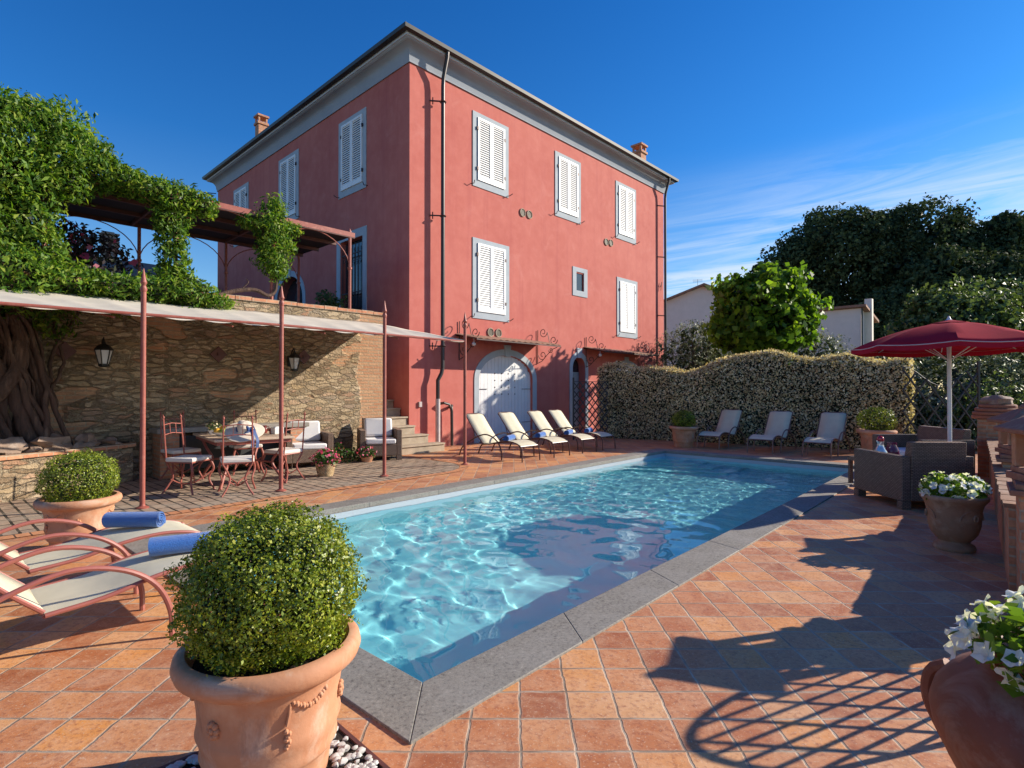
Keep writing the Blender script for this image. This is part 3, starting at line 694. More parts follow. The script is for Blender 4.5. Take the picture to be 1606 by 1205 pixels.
# rainwater pipes
def pipe(pts, r, name='downpipe', m=None): return MB().tube(pts, r, 10).build(name, m or M['pipe'], house)
dp = pipe([(.9, -OV-.05, ZE+.08), (.9, -OV-.04, ZE-.05), (.9, -.22, TOP-.22), (.9, -.2, TOP-.45), (.9, -.2, 2.05), (.86, -.2, 1.9), (.76, -.18, 1.72), (.76, -.18, 1.2)], .052)
MB().tube([(.76, -.18, .01), (.76, -.18, 1.25)], .062, 10).build('pipe_sleeve', M['pipepale'], dp)
for z in (8.9, 5.95, 2.6):
    b = MB(); b.tube([(.9+.075*math.cos(a), -.2+.075*math.sin(a), z) for a in np.linspace(0, 2*PI, 12)], .016, 5); b.bar((.84, -.19, z), (.62, -.01, z), .03); b.bar((.68, -.06, z-.09), (.68, -.06, z+.09), .02)
    b.build('pipe_bracket', M['iron'], dp)
dp = pipe([(12.62, -OV-.05, ZE+.08), (12.62, -OV-.04, ZE-.05), (12.62, -.22, TOP-.22), (12.62, -.2, TOP-.45), (12.62, -.2, .02)], .05)
for z in (9.0, 6.9, 4.5): MB().bar((12.6, -.2, z), (12.3, -.01, z), .035).build('pipe_bracket', M['iron'], dp)
MB().tube([(12.55, -.01, 5.7), (12.5, -.06, 5.75), (12.58, -.06, 5.9), (12.5, -.06, 5.55)], .012, 5).build('wall_tie', M['iron'], house)
pipe([(1.28, -.02, 1.02), (1.26, -.14, 1.06), (1.22, -.16, 1.04), (1.24, -.16, .9), (1.25, -.16, .02)], .04, 'waste_pipe')
b = MB(); b.tube([(.95, -.02, 1.12), (1.0, -.14, 1.14), (1.15, -.16, 1.1), (1.22, -.16, .98)], .035, 8); b.build('waste_pipe_bend', M['pipe'], house)
MB().bx(.28, .36, -.05, -.001, 1.05, 1.18).build('wall_intercom', M['pipepale'], house, smooth=False)
for u, z in ((4.15, 6.83), (4.46, 6.84), (2.80, 3.11), (3.12, 3.11), (8.62, 6.80), (8.92, 6.82)):
    v_ = MB().tube([(u+.115*math.cos(a), -.02, z+.115*math.sin(a)) for a in np.linspace(0, 2*PI, 17)[:-1]], .016, 6, closed=True).build('air_vent', M['steps'], house)
    b = MB().prism([(u+.1*math.cos(a), z+.1*math.sin(a)) for a in np.linspace(0, 2*PI, 15)[:-1]], -.012, -.001)
    for k in range(5): b.bx(u-.08, u+.08, -.02, -.013, z-.07+k*.034, z-.058+k*.034)
    b.build('vent_grille', mat('vent_grille', (.13, .11, .07)), v_, smooth=False)
# scrolled awnings over the doors
def spiral(cx, cz, r0, r1, turns, a0, y, n=26, sgn=1):
    return [(cx+(r0+(r1-r0)*k/n)*math.cos(a0+sgn*2*PI*turns*k/n), y, cz+(r0+(r1-r0)*k/n)*math.sin(a0+sgn*2*PI*turns*k/n)) for k in range(n+1)]
def awning(u0, u1, z, label):
    a = thing('door_awning', label, 'awning', HW((u0+u1)/2, 0, z), HA, 'awnings over the ground floor doors')
    w2 = (u1-u0)/2; pts = []; n = int((u1-u0)/.12)
    b = MB(); vs = []; fs = []; th = .018
    for j in range(n+1):
        x = -w2+2*w2*j/n; zz = .022*abs(math.sin(j*PI/2))
        for (yy, q) in ((-.002, .16), (-.85, .0)): vs += [(x, yy, q+zz), (x, yy, q+zz-th)]
    for j in range(n):
        p, q = j*4, j*4+4; fs += [(p, q, q+2, p+2), (p+1, p+3, q+3, q+1), (p+2, q+2, q+3, p+3), (p, p+1, q+1, q)]
    fs += [(0, 2, 3, 1), (n*4, n*4+1, n*4+3, n*4+2)]
    b.add(vs, fs).build('awning_sheet', M['roof'], a)
    fr = MB(); fr.bar((-w2, -.83, -.035), (w2, -.83, -.035), .03); fr.bar((-w2, -.02, .11), (w2, -.02, .11), .03)
    fr.build('awning_rail', M['iron'], a, smooth=False)
    for s_ in (-1, 1):
        x = s_*(w2-.12); b = MB()
        b.bar((x, -.02, .12), (x, -.83, -.03), .022)
        def sw(pts): b.tube([(x, p[0], p[2]) for p in pts], .011, 5)
        b.tube([(x, -.02, -.55), (x, -.03, .5)], .013, 5)
        sw([(-.25-.0+(q[0]), 0, q[2]) for q in spiral(0, .42, .16, .03, 1.4, PI, 0)])
        sw([(-.66+(q[0]), 0, q[2]) for q in spiral(0, .16, .15, .03, 1.4, PI, 0)])
        sw([(-.41, 0, .40), (-.45, 0, .28), (-.5, 0, .1)])
        sw([(-.22+(q[0]), 0, q[2]) for q in spiral(0, -.28, .16, .03, 1.3, 0, 0, sgn=-1)])
        sw([(-.04, 0, -.52), (-.2, 0, -.46), (-.38, 0, -.3), (-.6, 0, -.12), (-.8, 0, -.06)])
        sw([(-.55+(q[0]), 0, q[2]) for q in spiral(0, -.14, .09, .02, 1.2, 0, 0, sgn=-1)])
        b.build('scroll_bracket', M['iron'], a)
    lp = MB().tube([(-w2+.12, -.6, .0), (-w2+.12, -.6, -.08)], .01, 5).ball((-w2+.12, -.6, -.14), .055).build('lamp_globe', M['milk'], a)
    return a
awning(1.50, 4.95, 2.82, 'rusty scroll bracketed awning over the big arched double doors')
awning(7.25, 10.9, 2.78, 'rusty scroll bracketed awning over the far door behind the jasmine hedge')

# ------------------------------------------------------------------ retaining wall, upper terrace, stairs
wl = thing('stone_retaining_wall', 'rough stone retaining wall in shade and sun behind the dining table', 'wall', HW(-.93, -.31, 0), HA)
MB().bx(-17, 0, 0, .5, 0, 3.19).build('masonry', M['stonewall'], wl, smooth=False)
b = MB()
for k in range(56): b.bx(-.3*(k+1)+.004, -.3*k+.03*(k == 0), -.035+.006*((k*7) % 3), .53, 3.192, 3.26+.006*((k*5) % 3))
b.build('coping_bricks', M['brickred'], wl, smooth=False)
for o in wl.children:
    if o.name.startswith('masonry'): o.data.transform(Matrix.Translation((-.93, 0, 0))); o.location = (.93, 0, 0)
tr = MB().bx(-18, -.98, .22, 13.6, -.5, 2.5).build('upper_terrace_ground', M['stoneslab'], None, HC, HA, smooth=False); tag(tr, kind='structure')
sts = thing('stone_stairs', 'narrow pale stone steps climbing between the stone wall and the pink house', 'stairs', HW(0, 0, 0), HA)
for k in range(12):
    v0 = -.86+.30*k; u1 = .42 if k == 0 else (-.02 if v0 > -.1 else .16)
    if k == 2: u1 = -.02
    MB().bx(-.9, u1, v0, v0+.30, 0, .205*(k+1)-.04).bx(-.9, u1, v0-.03, v0+.299, .205*(k+1)-.039, .205*(k+1)).build('step', M['steps'], sts, smooth=False, bevel=.008)
# raised bed with rocks
bed = thing('raised_planting_bed', 'low brick and stone bed full of rocks at the foot of the wisteria', 'planter', HW(-7.1, -1.2, 0), HA)
poly = [toH((0, 0, 0))]
pb = [(-5.7, .88), (-5.75, .55), (-5.95, .42), (-6.3, .30), (-12, .0), (-12, .88)]
pb = [(x+7.1, y-.31-.0) for x, y in pb]
pb = [(1.25, .885), (1.2, .62), (1.0, .48), (.0, .0), (-.9, -.42), (-5.5, -.9), (-5.5, .885)]
MB().slab(pb, 0, .56).build('masonry', M['rubble'], bed, smooth=False)
pc = [(1.29, .885), (1.24, .60), (1.02, .44), (.01, -.04), (-.9, -.46), (-5.5, -.94), (-5.5, .885)]
MB().slab(pc, .562, .62).build('brick_coping', M['brickred'], bed, smooth=False)
MB().slab([(x*.98, y+.12) for x, y in pb[:-1]]+[(-5.4, .8)], .61, .635).build('soil', M['soil'], bed, smooth=False)
RK = [((-.75, -.12), .17), ((-.42, .08), .23), ((.12, .30), .26), ((.55, .42), .18), ((-1.1, .1), .16), ((-.1, .12), .10), ((.85, .52), .12), ((-1.45, -.25), .2), ((-.62, -.25), .08)]
rl = ['dark flat rock at the left of the bed', 'big reddish brown rock in front of the wisteria trunk', 'broad brown rock right of the trunk on the bed', 'smaller tan rock near the right end of the bed',
      'brown rock half hidden behind the leftmost rocks', 'fist sized grey rock between the two largest rocks', 'small rock at the very right end of the bed', 'low rock at the picture edge on the bed', 'smallest rock on the bed edge before the trunk']
for i, ((x, y), r) in enumerate(RK):
    p = HW(-7.1+x, -1.2+y, .62+r*.32)
    tag(MB().ball((0, 0, 0), r, 14, 10, (1.25, .9, .6), .9, i*3.3).build('rock', M['rock'], None, p, HA+.4*i, ang=50), rl[i], 'rock', 'rocks on the raised bed')
# masonry sideboard
sb = thing('masonry_sideboard', 'grey stone slab on a brick pier against the wall beside the dining table', 'counter', HW(-4.2, -.31, 0), HA)
MB().bx(-1.42, 1.2, -.52, -.0, .76, .84).build('slab', M['stoneslab'], sb, smooth=False, bevel=.008)
MB().bx(-1.36, -1.08, -.46, -.0, 0, .758).build('pier', M['brickred'], sb, smooth=False)
MB().bx(.85, 1.13, -.46, -.0, 0, .758).build('pier', M['brickred'], sb, smooth=False)
MB().bx(-1.07, .84, -.42, -.38, .12, .7).build('niche_shade_panel', M['dark'], sb, smooth=False)  # near-black panel between the piers stands in for shade under the slab
# wall lanterns and iron diamonds
def lantern(u, z, label):
    a = thing('wall_lantern', label, 'lantern', HW(u, -.31, z), HA, 'lanterns on the stone wall')
    b = MB(); b.box(0, -.02, .0, .1, .03, .22); b.tube([(0, -.03, .08), (0, -.12, .2), (0, -.2, .26), (0, -.22, .2)], .012, 6)
    b.build('bracket', M['blackiron'], a)
    def ringf(mb_, pr, n=6):
        vs = []; fs = []
        for r, z_ in pr:
            for k in range(n): vs.append((r*math.cos(2*PI*k/n), -.22+r*math.sin(2*PI*k/n), z_))
        for i in range(len(pr)-1):
            for k in range(n): fs.append((i*n+k, i*n+(k+1) % n, (i+1)*n+(k+1) % n, (i+1)*n+k))
        mb_.add(vs, fs); return mb_
    g = ringf(MB(), [(.065, -.16), (.115, .06)]).build('glass', M['milk'], a, smooth=False)
    b = ringf(MB(), [(.0, .205), (.02, .2), (.03, .16), (.09, .12), (.135, .065), (.125, .055)])
    ringf(b, [(.05, -.21), (.075, -.19), (.075, -.16), (.0, -.16)])
    for k in range(6):
        a_ = 2*PI*k/6; b.bar((.068*math.cos(a_), -.22+.068*math.sin(a_), -.16), (.12*math.cos(a_), -.22+.12*math.sin(a_), .06), .012)
    b.build('frame', M['blackiron'], a, smooth=False)
lantern(-6.29, 2.06, 'black framed frosted lantern on the stone wall near the wisteria trunk')
lantern(-3.17, 2.06, 'black framed frosted lantern on the stone wall by the shadow edge')
for u, z, l_ in ((-6.75, 2.09, 'rusty diamond iron plate left of the first wall lantern'), (-4.52, 2.14, 'rusty diamond iron plate alone at the middle of the stone wall'), (-2.88, 2.16, 'rusty diamond iron plate just right of the second wall lantern')):
    o = MB().box(0, 0, 0, .21, .03, .21, M=Matrix.Rotation(PI/4, 3, 'Y')).box(0, -.02, 0, .05, .03, .05).build('tie_plate', M['rustdark'], None, HW(u, -.33, z), HA, smooth=False); tag(o, l_, 'iron plate', 'diamond tie plates on the stone wall')
# ------------------------------------------------------------------ lower shade canopy
cs = thing('shade_canopy', 'long beige cloth shade canopy on red iron posts over the dining terrace', 'canopy', PW(2.08, 8.05), 0)
ci = cs.matrix_basis.inverted()
base = Vector(cs.location)
def loc(p): return Vector(p)-base
posts = [(-4.64, 7.0), (-3.39, 8.18), (-2.19, 9.56), (-.93, 11.0)]
d0 = (Vector(posts[1])-Vector(posts[0]))
posts = [tuple(Vector(posts[0])-d0*2.1), tuple(Vector(posts[0])-d0*1.05)]+posts
for (x, y) in posts:
    x -= base.x; y -= base.y
    q = MB().tube([(x, y, .006), (x, y, 2.72)], .031, 10).tube([(x, y, 2.72), (x, y, 2.76), (x, y, 2.80)], [.03, .042, .028], 10)
    q.tube([(x, y, 2.8), (x, y, 2.84), (x, y, 2.87), (x, y, 3.02)], [.02, .04, .03, .004], 10).lathe([(.001, .0), (.075, .0), (.075, .012), (.035, .03), (.031, .05)], 14, x, y, .005)
    q.build('post', M['rust'], cs)
ZR = 2.44
rl_ = [Vector((x, y, ZR)) for x, y in posts]
MB().tube([loc(p) for p in rl_], .02, 8).build('front_rail', M['rust'], cs)
# cloth strips from wall to rail
def wpt(u, z=2.98): return HW(u, -.33, z)
A_end = wpt(-1.23)
us = np.linspace(-8.9, -1.23, 30)
fr0, fr1 = rl_[0], rl_[-1]
vs = []; fs = []; nu = 150; nv = 14
uW0, uW1 = -11.3, -1.23
for i in range(nu+1):
    f = i/nu
    P4 = fr0.lerp(fr1, f); Aw = wpt(uW0+(uW1-uW0)*min(1, f/.86)) if f < .86 else A_end.lerp(fr1, ((f-.86)/.14))
    if f < .86: P4 = fr0.lerp(fr1, f/.86*.86)
    for j in range(nv+1):
        g = j/nv; p = Aw.lerp(P4, g)
        strip = (f*19) % 1
        sag = -.05*math.sin(PI*g)-.016*math.sin(PI*strip)*(.4+g)+.012*noise.noise(Vector((i*.2, j*.4, 0)))
        if j == nv: p = p+(P4-Aw).normalized()*(.03+.02*math.sin(PI*strip)); sag -= .012
        vs.append(loc(p)+Vector((0, 0, sag+.028)))
for i in range(nu):
    for j in range(nv):
        a = i*(nv+1)+j; fs.append((a, a+1, a+nv+2, a+nv+1))
b = MB(); b.add(vs, fs); cl_ = b.build('cloth', M['canvas'], cs); sm = cl_.modifiers.new('thick', 'SOLIDIFY'); sm.thickness = .008
for k in range(6):
    u = -10.6+1.8*k; f = (u-uW0)/(uW1-uW0)*.86
    MB().tube([loc(wpt(u, 2.86)), loc(fr0.lerp(fr1, f))-Vector((0, 0, .05))], .014, 6).build('rafter', M['rust'], cs)

# ------------------------------------------------------------------ upper pergola
pg = thing('metal_pergola', 'flat roofed rusty metal pergola on the upper terrace beside the house', 'pergola', HW(-5, 1, 2.5), HA)
def PGl(u, v, z): return (u+5, v-1, z-2.5)
ZP = 4.93; u0p, u1p = -11.0, -1.66; v0p, v1p = -.22, 2.25
b = MB(); b.bx(u0p+5, u1p+5, v0p-1, v1p-1, ZP-2.5+.0, ZP-2.5+.03); b.build('roof_sheet', M['pergroof'], pg, smooth=False)
b = MB(); 
for v in (v0p, v0p+.82, v0p+1.64, v1p): b.bx(u0p+5, u1p+5, v-.03-1, v+.03-1, ZP-2.5-.07, ZP-2.5-.001)
for k in range(6):
    u = u1p-.04-1.82*k
    if k: b.bx(u+5-.02, u+5+.02, v0p+.03-1, v1p-.03-1, ZP-2.5-.075, ZP-2.5-.002)
b.build('roof_frame', M['rustdark'], pg, smooth=False)
MB().bx(u0p+5, u1p+5, v0p-.035-1, v0p-.002-1, ZP-2.5-.05, ZP-2.5+.05).build('front_edge', M['rust'], pg, smooth=False)
PUs = [-1.77, -3.5, -5.2, -7.0, -8.8]
for u in PUs:
    for v in (v0p, v1p):
        q = MB().tube([PGl(u, v, 3.2 if v < 1 else 2.5), PGl(u, v, ZP-.07)], .034, 8)
        if v < 1: q.tube([PGl(u, v, ZP), PGl(u, v, ZP+.07), PGl(u, v, ZP+.14)], [.03, .035, .005], 8)
        q.lathe([(.034, 0), (.05, .01), (.05, .05), (.034, .06)], 10, u+5, v-1, 4.15-2.5)
        q.build('post', M['rust'], pg)
for u in PUs:
    for v in (v0p, v1p):
        for s_ in (-1, 1):
            if u == -1.77 and s_ > 0: continue
            pts = [PGl(u+s_*.9*(1-math.cos(a)), v, 4.15+.72*math.sin(a)) for a in np.linspace(0, PI/2, 9)]
            MB().tube(pts, .011, 5).build('curved_brace', M['rust'], pg)
lean = thing('lean_to_roof', 'low dark brown lean-to roof behind the pergola against the house', 'roof', HW(-1.8, 10.5, 2.5), HA)
MB().add([(-3.2, -2.2, .9), (1.7, -2.2, 1.9), (1.7, 3, 1.9), (-3.2, 3, .9), (-3.2, -2.2, 1.0), (1.7, -2.2, 2.0), (1.7, 3, 2.0), (-3.2, 3, 1.0)], [(0, 3, 2, 1), (4, 5, 6, 7), (0, 1, 5, 4), (1, 2, 6, 5), (2, 3, 7, 6), (3, 0, 4, 7)]).build('sheet', M['pergroof'], lean, smooth=False)
for x in (-3.1, -.6): 
    MB().tube([(x, -2.1, 0), (x, -2.1, 1.0+(x+3.1)*.2)], .05, 6).build('post', M['rust'], lean)

# ------------------------------------------------------------------ outdoor loungers
def curve(pts, n=24):
    """Catmull-Rom through points"""
    P = [Vector(p) for p in pts]; P = [P[0]*2-P[1]]+P+[P[-1]*2-P[-2]]; out = []
    for i in range(1, len(P)-2):
        k = max(2, n//(len(P)-3))
        for j in range(k):
            t_ = j/k; a, b_, c, d_ = P[i-1], P[i], P[i+1], P[i+2]
            out.append(.5*((2*b_)+(-a+c)*t_+(2*a-5*b_+4*c-d_)*t_*t_+(-a+3*b_-3*c+d_)*t_**3))
    out.append(P[-2]); return out
def lounger(name, label, group, loc_, rz, fr, back=.93):
    a = thing(name, label, 'sun lounger', loc_, rz, group)
    seat = [(p.x, p.z) for p in curve([(.02, 0, .325), (-.08, 0, .375), (-.26, 0, .405), (-.48, 0, .385), (-.72, 0, .325), (-.95, 0, .30)], 24)]
    bk = [(p.x, p.z) for p in curve([(-.955, 0, .315), (-1.1, 0, .47), (-1.25, 0, .66), (-1.40, 0, back-.07), (-1.475, 0, back)], 16)]
    sl = MB().sheet(seat, -.262, .262).build('seat_sling', M['sling'], a)
    b = MB()
    # back sling with rounded top corners
    n = len(bk); vs = []; fs = []
    for i, (x, z) in enumerate(bk):
        f = i/(n-1); w_ = .262 if f < .86 else .262-.09*((f-.86)/.14)**2
        for y in (-w_, -w_/3, w_/3, w_): vs.append((x, y, z-.012*(1-(y/w_)**2)))
    for i in range(n-1):
        for j in range(3): fs.append((i*4+j, i*4+j+1, i*4+5+j, i*4+4+j))
    bs = b.add(vs, fs).build('back_sling', M['sling'], a); sm = bs.modifiers.new('t', 'SOLIDIFY'); sm.thickness = .008
    b = MB()
    for s_ in (-1, 1): b.tube([(x, s_*.275, z-.004) for x, z in seat], .0135, 7)
    b.tube([(seat[0][0], y, seat[0][1]-.01) for y in (-.275, .275)], .0135, 7)
    for x_, z_ in ((-.5, .36), (-.95, .29)): b.tube([(x_, -.275, z_), (x_, .275, z_)], .011, 6)
    b.build('seat_frame', fr, a)
    bf = [(x, s_, z) for (x, z) in bk for s_ in (0,)]
    top = [(bk[-1][0]-.01, y, bk[-1][1]+.005) for y in (-.17, 0, .17)]
    L_ = [(x, -.272, z) for x, z in bk[:-2]]+[(bk[-2][0], -.25, bk[-2][1])]+top+[(bk[-2][0], .25, bk[-2][1])]+[(x, .272, z) for x, z in bk[:-2][::-1]]
    MB().tube(L_, .012, 7).build('back_frame', fr, a)
    for s_ in (-1, 1):
        y = s_*.305
        arm = curve([(-.42, y, .0), (-.43, y, .17), (-.50, y, .34), (-.64, y, .46), (-.84, y, .515), (-1.04, y, .47), (-1.28, y, .35), (-1.50, y, .20), (-1.60, y, .0)], 40)
        MB().tube(arm, .015, 8).build('armrest', fr, a)
        MB().tube(curve([(.075, s_*.285, .0), (.07, s_*.28, .15), (.05, s_*.277, .27), (.0, s_*.275, .34)], 12), .0135, 7).build('leg', fr, a)
        MB().tube([(-1.14, s_*.30, .43), (-1.22, s_*.275, .62)], .010, 6).build('back_stay', fr, a)
    return a
def stretch(root, k=1.12):
    for o in root.children: o.data.transform(Matrix.Diagonal((k, 1, 1, 1)))
def towel_mb(L_=.41, r=.070):
    b = MB(); n = 60; tt = 3.6; th = .009
    out = []; inn = []
    for i in range(n+1):
        a = 2*PI*tt*i/n; rr = .008+(r-.008)*i/n; out.append((rr*math.cos(a), rr*math.sin(a))); inn.append(((rr-th)*math.cos(a), (rr-th)*math.sin(a)))
    vs = []
    r_ = r
    for y0_, sgn in ((-L_/2, 1), (L_/2, -1)):
        for k, (x, z) in enumerate(out): vs.append((x, y0_+.012*math.sin(k*.7)*sgn*.4, z))
        for x, z in inn: vs.append((x, y0_, z))
    N_ = n+1; fs = []
    for i in range(n): fs += [(i, i+1, 2*N_+i+1, 2*N_+i), (N_+i, 3*N_+i, 3*N_+i+1, N_+i+1), (i, N_+i, N_+i+1, i+1), (2*N_+i, 2*N_+i+1, 3*N_+i+1, 3*N_+i)]
    fs += [(0, 2*N_, 3*N_, N_), (n, N_+n, 3*N_+n, 2*N_+n)]
    return b.add(vs, fs)
tw0 = None
def towel(loc_, rz, label, L_=.44):
    global tw0
    if tw0 is None:
        tw0 = towel_mb().build('rolled_towel', M['blue']); o = tw0
    else: o = tw0.copy(); COL.objects.link(o)
    o.location = loc_; o.rotation_euler = (0, 0, rz); tag(o, label, 'towel', 'rolled blue towels on the loungers'); return o
def place(root, lx, ly, lz):
    return Matrix.Translation(root.location) @ Matrix.Rotation(root.rotation_euler.z, 4, 'Z') @ Vector((lx, ly, lz))
# near pair: foot toward +pu
l1 = lounger('sun_lounger', 'cream sling lounger with red frame in front, partly behind the big topiary', 'cream loungers with red frames', PW(1.60, 4.10), PA, M['lframe'])
stretch(l1)
l2 = dup(l1, PW(1.66, 5.10), PA, 'cream sling lounger with red frame beside the brown terracotta bowl pot', None)
towel(place(l1, -.30, .0, .470), -PI/2+.5, 'rolled blue towel half hidden behind the big topiary')
towel(place(l2, -.40, .05, .468), -PI/2+.05, 'largest rolled blue towel, on the lounger by the bowl pot')
g3 = 'cream loungers along the pink house'
l3 = lounger('sun_lounger', 'lounger nearest the last canopy post in the row before the big doors', g3, (0, 0, 0), 0, M['bframe']); stretch(l3)
lab = ['lounger nearest the last canopy post in the row before the big doors', 'second lounger from the canopy post, in front of the big doors', 'third lounger from the canopy post, right edge of the big doors', 'lounger with its back in grey shade, beside the lattice panel']
tl = ['rolled blue towel on the lounger nearest the canopy post', 'rolled blue towel on the second lounger from the canopy post', 'rolled blue towel on the third lounger from the canopy post', 'rolled blue towel on the shaded lounger by the lattice panel']
for k, pu_ in enumerate((8.86, 9.92, 11.0, 11.85)):
    p = PW(pu_, 7.56); rz = PA-PI/2
    a = l3 if k == 0 else dup(l3, p, rz, lab[k])
    a.location = p; a.rotation_euler = (0, 0, rz); towel(place(a, -.52, 0, .445), rz+PI/2-1.2, tl[k])
g4 = 'cream loungers against the jasmine hedge'
l5 = lounger('sun_lounger', '', g4, (0, 0, 0), 0, M['oframe']); stretch(l5, 1.05)
lab = ['shaded lounger between the terracotta pot and its neighbour at the hedge', 'middle one of the three loungers before the jasmine hedge', 'lounger before the hedge nearest the wicker seats']
for k, (pu_, pv_) in enumerate(((13.72, 5.72), (13.56, 4.42), (13.6, 3.24))):
    p = PW(pu_, pv_); rz = PA+PI
    a = l5 if k == 0 else dup(l5, p, rz, lab[k]); a.location = p; a.rotation_euler = (0, 0, rz); a['label'] = lab[k]

# ------------------------------------------------------------------ dining set
tb = thing('dining_table', 'rectangular pale topped dining table on scrolled iron legs under the canopy', 'table', (-4.42, 9.12, .004), math.atan2(.77, -.63))
MB().bx(-.84, .84, -.57, .57, .715, .75).build('table_top', M['wood'], tb, smooth=False, bevel=.006)
MB().bx(-.80, .80, -.53, .53, .66, .713).build('apron', M['rust'], tb, smooth=False)
for sx in (-1, 1):
    for sy in (-1, 1):
        pts = curve([(sx*.72, sy*.45, .66), (sx*.60, sy*.40, .5), (sx*.50, sy*.33, .33), (sx*.60, sy*.40, .15), (sx*.74, sy*.47, .0)], 20)
        MB().tube(pts, .022, 7).build('leg', M['rust'], tb)
MB().tube([(-.5, -.3, .33), (0, 0, .36), (.5, .3, .33)], .014, 6).tube([(-.5, .3, .33), (0, 0, .36), (.5, -.3, .33)], .014, 6).build('stretcher', M['rust'], tb)
def dchair():
    a = thing('iron_dining_chair', '', 'chair', (0, 0, 0), 0, 'iron chairs round the dining table')
    MB().slab([(-.2, -.21), (.22, -.23), (.22, .23), (-.2, .21)], .455, .515).build('seat_cushion', M['cush'], a, bevel=.018)
    MB().tube([(-.19, -.2, .45), (.21, -.22, .45), (.21, .22, .45), (-.19, .2, .45)], .012, 6, closed=True).build('seat_frame', M['rust'], a)
    for sy in (-1, 1):
        MB().tube(curve([(.2, sy*.21, .45), (.235, sy*.235, .32), (.19, sy*.20, .17), (.25, sy*.245, .0)], 18), [.018]*9+[.014]*(len(curve([(.2, sy*.21, .45), (.235, sy*.235, .32), (.19, sy*.20, .17), (.25, sy*.245, .0)], 18))-9), 7).build('leg', M['rust'], a)
        MB().tube(curve([(-.19, sy*.19, .45), (-.16, sy*.10, .25), (-.20, sy*.13, .12), (-.25, sy*.2, .0)], 18), .013, 7).build('leg', M['rust'], a)
    b = MB()
    for sy in (-1, 1):
        b.tube([(-.19, sy*.19, .44), (-.225, sy*.185, .8), (-.25, sy*.18, 1.08), (-.255, sy*.18, 1.13)], [.011, .011, .011, .004], 6).ball((-.25, sy*.18, 1.09), .018, 8, 6)
    for z, x in ((.84, -.228), (.98, -.243)): b.tube([(x, -.185, z), (x-.02, 0, z+.02), (x, .185, z)], .008, 5)
    for y in (-.06, .06): b.tube([(-.232, y, .845), (-.245, y, .99)], .006, 4)
    b.build('backrest', M['rust'], a)
    b = MB()
    for sg in (-1, 1): b.tube(curve([(.23, sg*.2, .28), (.1, sg*.02, .14), (-.1, sg*.0, .12), (-.18, -sg*.12, .2)], 14), .010, 5)
    b.build('scroll_stretcher', M['rust'], a)
    return a
c0 = dchair()
CH = [((-4.72, 8.12), -.1, 'chair turned sideways at the left end of the table, by the brick pier'),
      ((-3.95, 8.02), 2.05, 'chair with its back to the pool in front of the table, below the straw hat'),
      ((-3.72, 9.12), 2.7, 'chair at the right side of the table behind a canopy post'),
      ((-4.75, 9.98), -1.0, 'chair on the wall side, seat showing beneath the table top'),
      ((-5.45, 9.15), -.55, 'chair on the wall side by the fruit bowls, only its post top showing')]
for k, (p, rz, lb) in enumerate(CH):
    q = (p[0], p[1], .004); a = c0 if k == 0 else dup(c0, q, rz, lb)
    a.location = q; a.rotation_euler = (0, 0, rz); a['label'] = lb
# on the table: hat, fruit bowl, jug, cups, cloth
hat = thing('sun_hat', 'wide brimmed pale straw hat with blue ribbon on the near table edge', 'hat', (-4.02, 8.36, .885), 0); hat.scale = (1.12, 1.12, 1.12)
def hat_parts():
    Mx = Matrix.Rotation(R(27), 4, 'X') @ Matrix.Rotation(R(10), 4, 'Y')
    wob = lambda a_, z: .012*math.sin(3*a_)
    b = MB().lathe([(.001, .13), (.04, .128), (.075, .11), (.093, .06), (.097, .01), (.13, .0), (.19, -.006), (.245, -.02), (.245, -.026), (.19, -.013), (.13, -.008), (.098, -.004), (.09, .05), (.001, .1)], 36, wob=wob)
    o = b.build('straw_body', M['straw'], hat); o.data.transform(Mx)
    b = MB().lathe([(.099, .0), (.101, .0), (.098, .034), (.096, .034)], 30); o = b.build('ribbon_band', M['navy'], hat); o.data.transform(Mx)
    b = MB()
    for dx in (0, .04): b.sheet([(p.x+dx, p.z) for p in curve([(.10, 0, .02), (.17, 0, .01), (.22, 0, -.05), (.23+dx, 0, -.13), (.22+dx, 0, -.22)], 12)], -.03+dx*.5, .01+dx*.5, .004)
    for s_ in (-1, 1): b.tube([(.13, 0, .02), (.15, s_*.045, .05), (.18, s_*.05, .01), (.14, 0, .01)], .016, 6)
    o = b.build('ribbon_bow', M['navy'], hat); o.data.transform(Matrix.Rotation(R(-35), 4, 'Z'))
hat_parts()
def bowl(loc_, r, h, m, label, cat='bowl', name='fruit_bowl', fruit=None):
    a = thing(name, label, cat, loc_, 0)
    MB().lathe([(.001, .002), (r*.45, .0), (r*.5, .01), (r*.85, h*.6), (r, h), (r*.96, h), (r*.8, h*.62), (r*.4, .02), (.001, .018)], 24).build('bowl', m, a)
    if fruit:
        for k in range(7):
            an = k*1.05; rr = r*.55 if k else 0
            MB().ball((rr*math.cos(an), rr*math.sin(an), h+.012+(.03 if k == 0 else 0)), r*.33, 10, 7).build('fruit', fruit[k % len(fruit)], a)
    return a
tx = lambda x, y: Vector((-4.42, 9.12, .755))+Vector((x*-.63+y*-.77, x*.77+y*-.63, 0))
bowl(tx(-.05, .30), .16, .06, M['china'], 'fruit bowl heaped with yellow fruit nearest the left chair', fruit=[M['yellow'], M['green']])
bowl(tx(-.38, .10), .15, .055, M['china'], 'fruit bowl of orange and yellow fruit beside the straw hat', fruit=[M['yellow']])
p_ = tx(.35, .35); 
